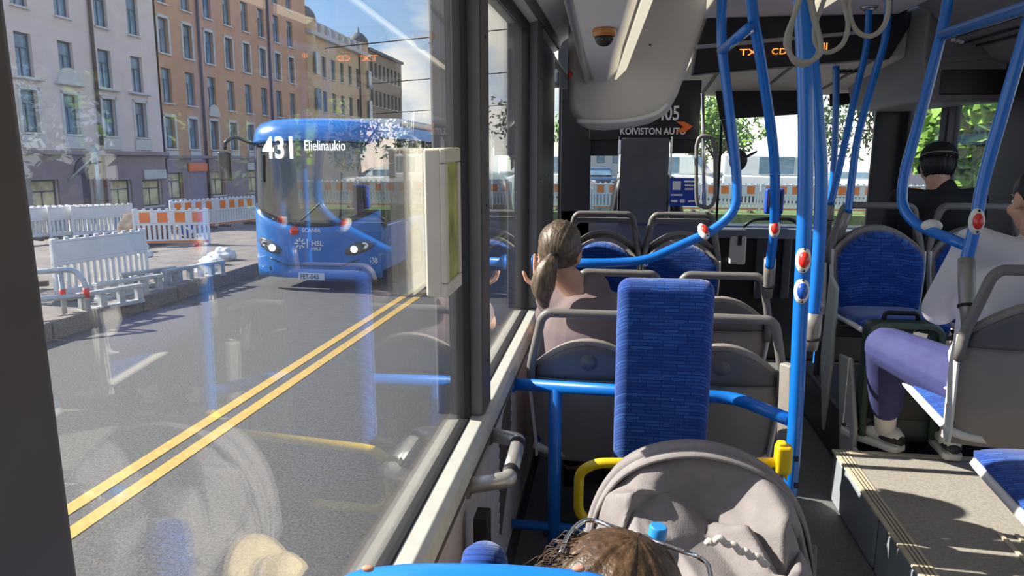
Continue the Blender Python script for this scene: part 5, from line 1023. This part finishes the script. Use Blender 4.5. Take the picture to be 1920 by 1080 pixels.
# lettering
def bt(s, x, z, size, m, bold=0, sx=1, d=.03, par=bus): return text(s, size, m, par, Matrix.Translation((x, fy(x + size, z) - d, z)) @ FACE_BACK, bold=bold, sx=sx)
bq = lambda px, py: (lambda p: (p.x - (BX0 + BX1) / 2, p.z))(P(px, py, y=BY + .1, out=True))
x, z = bq(497, 296); bt('431', x, z, .56, 'led_white', .012, .80, .04); x, z = bq(573, 282); bt('Elielinaukio', x, z, .27, 'led_white', .0, .66, .04)
x, z = bq(589, 459); bt('HSL', x, z, .13, 'print_white', .002, 1.1, .04); x, z = bq(589, 466); bt('HRT', x, z - .02, .09, 'print_white', .001, 1.2, .04); x, z = bq(684, 494); bt('1538', x, z, .16, 'print_white', .001, .75, .07)
x, z = bq(568, 455); st8 = MB()
for k in range(8): a = k * pi / 4; st8.obox((x + cos(a) * .075, fy(x, z) - .035, z + sin(a) * .075), (.065, .012, .022), Matrix.Rotation(-a, 3, 'Y'))
st8.build('emblem', 'print_white', bus); x, z = bq(582, 455); MB().box(x - .01, x + .01, fy(x, z) - .04, fy(x, z) - .025, z - .09, z + .09).build('emblem_bar', 'print_white', bus)
x, z = bq(557, 431); MB().lathe([(0, 0), (.085, 0), (.085, -.02), (0, -.03)], (x, fy(x, z) - .03, z), (0, 1, 0), 20).build('badge', 'button_red', bus, smooth=True); x, z = bq(572, 434); bt('SCANIA', x, z, .11, 'print_white', .001, .95, .045)
x, z = bq(589, 517); MB().box(x - .26, x + .26, fy(x, z) - .05, fy(x, z) - .025, z - .065, z + .075).build('licence_plate', 'stucco_white', bus, bevel=.01); bt('FET-543', x - .22, z - .04, .13, 'bus_dark', .002, .85, .056)
MB().tube([(-.35, fy(-.35, 1.3) - .03, 1.24), (.2, fy(.2, 1.6) - .03, 1.7)], .015, 6).build('wiper', 'black_rubber', bus); MB().tube([(.55, fy(.55, 1.3) - .03, 1.26), (.6, fy(.6, 2.2) - .03, 2.25)], .015, 6).build('wiper', 'black_rubber', bus)
# ---- plastic site barriers
def barrier_proto(name, band, slats, label, group):
    o = root(name, (0, 0, 0), label, 'barrier', group); W_ = 2.0; H_ = 1.05
    MB().box(-W_ / 2, W_ / 2, -.03, .03, .10, .20).box(-W_ / 2, W_ / 2, -.03, .03, .60, .66).box(-W_ / 2, W_ / 2, -.03, .03, .98, 1.02).box(-W_ / 2, -W_ / 2 + .07, -.035, .035, .05, H_).box(W_ / 2 - .07, W_ / 2, -.035, .035, .05, H_).build('frame', 'barrier_white', o, bevel=.01)
    sm = None
    if slats == 'parts':
        for k in range(14):
            x = -W_ / 2 + .14 + k * (W_ - .28) / 13
            if sm is None: sm = MB().box(-.03, .03, -.02, .02, .2005, .5995).build('slat', 'barrier_white', o, bevel=.008); q = sm
            else: q = sm.copy(); COL.objects.link(q)
            q.location.x = x
    else:
        g = MB()
        for k in range(14): x = -W_ / 2 + .14 + k * (W_ - .28) / 13; g.box(x - .035, x + .035, -.02, .02, .2005, .5995)
        g.build('slat_panel', 'barrier_white', o)['kind'] = 'stuff'
    MB().box(-W_ / 2 + .07, W_ / 2 - .07, -.025, .025, .661, .979).build('reflector_board', 'barrier_white', o, bevel=.008)
    if band:
        for k in range(4): x = -W_ / 2 + .18 + k * .46; MB().box(x, x + .27, -.031, .031, .68, .96).build('orange_stripe', 'barrier_orange', o)
        MB().box(-W_ / 2 + .03, W_ / 2 - .03, -.036, .036, .115, .165).build('orange_strip', 'barrier_orange', o)
    for k in range(10): x = -W_ / 2 + .1 + k * .2; MB().box(x - .04, x + .04, -.02, .02, 1.02, 1.06).build('top_lug', 'barrier_white', o) if slats == 'parts' else None
    if slats != 'parts':
        g = MB()
        for k in range(10): x = -W_ / 2 + .1 + k * .2; g.box(x - .04, x + .04, -.02, .02, 1.0201, 1.07)
        g.build('top_lug_row', 'barrier_white', o)['kind'] = 'stuff'
    for s in (-1, 1): MB().box(s * .7 - .06, s * .7 + .06, -.32, .32, .0, .09).build('foot', 'drain', o, bevel=.01)
    return o
wb0 = barrier_proto('site_barrier', False, 'parts', 'large white slatted plastic barrier nearest the kerb on the left', 'white site barriers')
def place(proto, first, loc, rz, label):
    if first: proto.matrix_world = OUT @ Matrix.Translation(V(loc)) @ Matrix.Rotation(rz, 4, 'Z'); proto['label'] = label; proto['_o'] = tuple(V(loc)); return proto
    return copy_tree(proto, loc, rz, label, out=True)
a = P(143, 560, z=.15, out=True); b = P(250, 538, z=.15, out=True); d_ = (b - a); print('barrier', a, b, d_.length)
place(wb0, True, (a + b) / 2, math.atan2(d_.y, d_.x), 'large white slatted plastic barrier nearest the kerb on the left')
a2 = P(92, 560, z=.15, out=True); d2 = V((-1.2, .9, 0)); place(wb0, False, a2 + V((-.9, .4, 0)), R_(120), 'white slatted plastic barrier angled behind the galvanised tube hoop')
for k in range(6):
    px = 75 + k * 40; q = P(px, 462, z=.1, out=True); q = P(px, 452 - k * 2, z=0, out=True); place(wb0, False, (q.x - 1.5, q.y, -.05), R_(64), ('white barrier leftmost of the far fence row below the pink house', 'second white barrier of the far fence row below the pink house', 'third white barrier of the far fence row below the pink house', 'fourth white barrier of the far fence row below the pink house', 'fifth white barrier of the far fence row below the pink house', 'last white barrier of the far fence row, beside the dirt heap')[k])
ob0 = barrier_proto('warning_barrier', True, 'joined', 'x', 'orange and white barriers'); ordn = ('first', 'second', 'third', 'fourth', 'fifth', 'sixth', 'seventh', 'eighth', 'ninth', 'tenth', 'eleventh', 'twelfth', 'thirteenth', 'fourteenth', 'fifteenth', 'sixteenth', 'seventeenth')
q = P(325, 462, z=.05, out=True); place(ob0, True, q, R_(20), 'orange and white barrier nearest, left of the blue arrow sign')
a = P(375, 430, z=.05, out=True); b = P(466, 420, z=.05, out=True)
for k in range(2): q = b - (b - a).normalized() * (.6 + 2.05 * (1 - k)); place(ob0, False, q, math.atan2((b - a).y, (b - a).x), ordn[k] + ' orange and white barrier from the arrow sign towards the oncoming bus')
for k in range(17):
    q = P(1085, 402, z=0, out=True); place(ob0, False, (-4.0 + k * 2.03, 28.0 + .006 * (k - 6) ** 2, .62), R_(random.uniform(-1.5, 1.5)), ordn[k] + ' orange and white barrier from the left in the row ahead of the windscreen')
# arrow sign
q = P(353, 446, z=.05, out=True); sg2 = root('arrow_sign', q, 'round blue traffic sign with white diagonal arrow', 'traffic sign', out=True); r = .27; zc = P(353, 428, y=q.y, out=True).z - q.z
MB().lathe([(0, 0), (r, 0), (r, .02), (0, .02)], (0, 0, zc), (0, 1, 0), 32).build('disc', 'sign_blue', sg2); m3_ = Matrix.Rotation(R_(40), 3, 'Y')
MB().obox((0, -.012, zc), (r * 1.35, .012, .055), m3_).add([V((0, 0, zc)) + m3_ @ V(p) for p in ((r * .5, -.02, .11), (r * .5, -.02, -.11), (r * .85, -.02, 0), (r * .5, -.006, .11), (r * .5, -.006, -.11), (r * .85, -.006, 0))], [(0, 1, 2), (5, 4, 3), (0, 3, 4, 1), (1, 4, 5, 2), (2, 5, 3, 0)]).build('arrow', 'print_white', sg2); MB().tube([(0, .03, 0), (0, .03, zc + .1)], .02, 10).build('post', 'galvanised', sg2, smooth=True); MB().box(-.2, .2, -.1, .2, 0, .06).build('foot', 'drain', sg2)
# galvanised hoop rail
a = P(166, 592, z=.18, out=True); Yh = a.y; hr = root('tube_barrier', a, 'galvanised tube barrier with red bands at the left edge', 'barrier', out=True); zt_ = P(150, 505, y=Yh, out=True).z; xL = P(40, 505, y=Yh, out=True).x; xm = P(128, 540, y=Yh, out=True).x; zm = P(120, 553, y=Yh, out=True).z
MB().tube(fillet([(xL, Yh - .8, zt_), (a.x - .15, Yh, zt_), (a.x, Yh, zt_ - .2), (a.x, Yh, .1)], .2), .042).build('top_hoop', 'galvanised', hr, smooth=True, W=1); MB().tube([(xL, Yh - .8, zm), (a.x, Yh, zm)], .042).build('lower_rail', 'galvanised', hr, smooth=True, W=1); MB().tube([(xm, Yh - .12, .1), (xm, Yh - .12, zt_)], .036).build('post', 'galvanised', hr, smooth=True, W=1)
for x in (xm, a.x): MB().tube([(x, Yh - (.12 if x == xm else 0), zt_ - .42), (x, Yh - (.12 if x == xm else 0), zt_ - .28)], .046).build('red_band', 'button_red', hr, smooth=True, W=1)
# steel shoring frames on the ground
def shoring(px0, py0, px1, py1, label, h=.28):
    a = P(px0, py0, z=.2, out=True); b = P(px1, py1, z=.2, out=True); d = (b - a); L = d.length; d.normalize(); o = root('shoring_frame', (a + b) / 2, label, 'steel frame', 'steel shoring frames', rz=math.atan2(d.y, d.x), out=True)
    for z in (.03, h): MB().box(-L / 2, L / 2, -.06, .06, z - .03, z + .03).build('flange_rail', 'galvanised', o, bevel=.006)
    n_ = int(L / .28); s0 = None
    for k in range(n_ + 1):
        if s0 is None: s0 = MB().box(-.05, .05, -.04, .04, .06, h - .03).build('web_plate', 'galvanised', o); q = s0
        else: q = s0.copy(); COL.objects.link(q)
        q.location.x = -L / 2 + .06 + k * (L - .12) / n_
shoring(150, 588, 268, 566, 'steel frame with square holes lying nearest the kerb'); shoring(180, 566, 305, 546, 'middle steel frame with square holes lying behind the kerb'); shoring(230, 545, 330, 530, 'farther steel frame lying right of the white barrier'); shoring(310, 538, 420, 516, 'long steel frame lying toward the white bags')
# dirt heap, bags, pole
def lump(name, px, py, r, m, label, cat, z=.05, amp=.35, group=None):
    q = P(px, py, z=z, out=True); mb = MB().ell(q + V((0, 0, r[2] * .6)), r, None, 24, 16, lambda th, ph: 1 + amp * noise.noise(V((cos(ph) * sin(th) * 2.2 + px, sin(ph) * sin(th) * 2.2, cos(th) * 2.2)))); o = mb.build(name, m, out=True, smooth=True); tag(o, label, cat, group); return o
lump('dirt_heap', 275, 456, (.75, .6, .62), mat('soil', (.13, .10, .08), .95, var=.4, scale=5, bump=.6, bscale=12), 'dark brown heap of soil beside the white fence', 'soil heap')
for k, (x, y, r) in enumerate(((262, 470, .24), (272, 482, .20), (418, 488, .30), (400, 498, .26), (388, 512, .24))): lump('sand_bag', x, y, (r, r * .8, r * .6), 'barrier_white', ('small white bag below the soil heap, upper one', 'small white bag below the soil heap, lower one', 'largest white bag on the sand near the bus', 'middle white bag on the sand near the bus', 'white bag on the sand closest to the steel frames')[k], 'bag', .12, .4, 'white bags on the site')
q = P(190, 415, z=-.3, out=True); o = root('street_pole', q, 'grey street pole in front of the pink house', 'pole', out=True); MB().tube([(0, 0, 0), (0, 0, 3.4)], .09, 12).build('post', 'galvanised', o, smooth=True); MB().box(-.14, .14, -.14, .14, 0, .25).build('base', 'galvanised', o, bevel=.02); MB().box(-.1, .1, -.16, -.08, 2.6, 3.3).build('sign_back', 'galvanised', o, bevel=.01)
# parked car beside the bus, vehicles ahead
def car(loc, rz, m, label, van=False):
    o = root('van' if van else 'car', loc, label, 'van' if van else 'car', rz=rz, out=True)
    body = [(-2.2, .35), (-2.2, .75), (-1.9, .88), (-1.1, .95), (2.0, .98), (2.15, .8), (2.15, .35)] if not van else [(-2.5, .4), (-2.5, 1.0), (-1.9, 1.2), (2.5, 1.25), (2.5, .4)]
    roof = [(-1.15, .94), (-.45, 1.42), (.9, 1.46), (1.75, .97)] if not van else [(-1.95, 1.2), (-1.25, 2.15), (2.48, 2.2), (2.5, 1.24)]
    MB().prism([(-.86, y, z) for y, z in body], (1.72, 0, 0)).build('body', m, o, bevel=.10, seg=3); MB().prism([(-.74, y, z) for y, z in roof], (1.48, 0, 0)).build('cabin', m, o, bevel=.10, seg=3)
    f = roof; MB().add([(-.66, f[0][0] - .01, f[0][1] + .08), (.66, f[0][0] - .01, f[0][1] + .08), (.6, f[1][0] - .05, f[1][1] - .06), (-.6, f[1][0] - .05, f[1][1] - .06), (-.66, f[0][0] + .03, f[0][1] + .06), (.66, f[0][0] + .03, f[0][1] + .06), (.6, f[1][0], f[1][1] - .08), (-.6, f[1][0], f[1][1] - .08)], [(0, 1, 2, 3), (7, 6, 5, 4), (0, 4, 5, 1), (1, 5, 6, 2), (2, 6, 7, 3), (3, 7, 4, 0)]).build('windscreen', 'win_pane', o)
    for s in (-1, 1):
        MB().box(s * .745 - .012, s * .745 + .012, -.6, .1, roof[0][1] + .08, roof[1][1] - .10).build('side_window', 'win_pane', o); MB().box(s * .745 - .012, s * .745 + .012, .16, 1.1 if not van else .9, roof[0][1] + .08, roof[1][1] - .10).build('side_window', 'win_pane', o)
        MB().box(s * .6 - .14, s * .6 + .14, -2.24 if not van else -2.53, -2.1 if not van else -2.45, .62, .74).build('headlight', 'chrome', o, bevel=.03)
        for y in (-1.35, 1.3): MB().lathe([(0, -.1), (.2, -.1), (.32, -.1), (.34, -.06), (.34, .06), (.32, .1), (0, .1)], (s * .80, y, .34), (1, 0, 0), 22).build('wheel', 'black_rubber', o, smooth=True, bevel=.01)
    return o
car((7.4, 36, .6), R_(80), 'car_white', 'white van standing behind the barriers right of the poles', True); car((2.6, 38, .6), R_(70), 'car_white', 'white van farther left behind the barriers', True); car((12.5, 41, .6), R_(60), 'car_white', 'white car parked behind the barriers near the door'); car((-1.2, 46, .6), R_(10), 'car_dark', 'dark car far ahead seen past the driver partition')
# overhead wires and hanging lamp
for k, (x0, y0, x1, y1, Y) in enumerate(((690, 82, 900, 60, 40), (755, 152, 900, 140, 48), (755, 210, 900, 200, 60))): a = P(x0, y0, y=Y, out=True); b = P(x1, y1, y=Y, out=True); d = b - a; o = MB().tube([a - d * .4, a, b, b + d * 1.5], .03, 6).build('overhead_wire', 'black_rubber', out=True); tag(o, ('upper overhead wire carrying the street lamp', 'middle overhead wire across the sky', 'lowest thin overhead wire across the sky')[k], 'wire', 'overhead wires')
q = P(813, 78, y=40, out=True); o = root('street_lamp', q, 'grey bell-shaped lamp hanging from the overhead wire', 'lamp', out=True); MB().lathe([(0, .34), (.08, .34), (.1, .2), (.24, .06), (.27, -.1), (0, -.1)], (0, 0, 0), n=20).build('shade', 'galvanised', o, smooth=True); MB().ell((0, 0, -.1), (.18, .18, .1)).build('glass_bowl', 'stucco_white', o, smooth=True)
# trees
def tree(loc, h, r, m, label, n_=2600, trunk=.16):
    o = root('tree', loc, label, 'tree', 'roadside trees', out=True); MB().tube([(0, 0, 0), (.1, .05, h * .4), (.0, .1, h * .8)], [trunk, trunk * .8, trunk * .4], 10).build('trunk', 'bark', o, smooth=True); g = MB()
    for k in range(5): a = k * 1.3; MB().tube([(.05, .03, h * .35), (cos(a) * r * .4, sin(a) * r * .4, h * .6), (cos(a) * r * .7, sin(a) * r * .7, h * .75)], [.07, .05, .02], 6).build('branch', 'bark', o, smooth=True)
    cl = [(V((random.gauss(0, r * .45), random.gauss(0, r * .45), h * .68 + random.gauss(0, h * .15))), random.uniform(.25, .5) * r) for _ in range(22)]
    for i in range(n_):
        c, cr_ = random.choice(cl); d = V((random.gauss(0, 1), random.gauss(0, 1), random.gauss(0, 1))).normalized() * cr_ * random.uniform(.7, 1.1); p = c + d; s = random.uniform(.12, .26); u = V((random.gauss(0, 1), random.gauss(0, 1), random.gauss(0, 1))).normalized(); v = u.orthogonal().normalized()
        g.add([p - u * s, p + v * s * .5, p + u * s, p - v * s * .5], [(0, 1, 2, 3)])
    q = g.build('foliage', m, o); q['kind'] = 'stuff'
qt = P(1900, 215, y=15, out=True); tree((qt.x + .8, 15, 0), 6.4, 2.4, 'leaf', 'sunny green tree outside the right-hand window', 5200); qt = P(1880, 240, y=11.5, out=True); tree((qt.x + .3, 11.5, 0), 4.2, 1.2, 'leaf', 'smaller bright tree close beyond the right-hand window', 3000); tree((19, 24, 0), 8, 3.2, 'leaf_dark', 'darker tree behind the sunny tree at the right edge', 3600); tree((15.5, 46, 0), 8, 3.5, 'leaf_dark', 'dark tree far ahead right of the windscreen centre'); tree((7.0, 56, 0), 7, 3.2, 'leaf', 'light green tree far ahead above the white van'); tree((-6.0, 62, 0), 8, 3.4, 'leaf_dark', 'dark tree far ahead beyond the driver partition')
for o in list(bpy.data.objects):
    if '_o' in o: del o['_o']
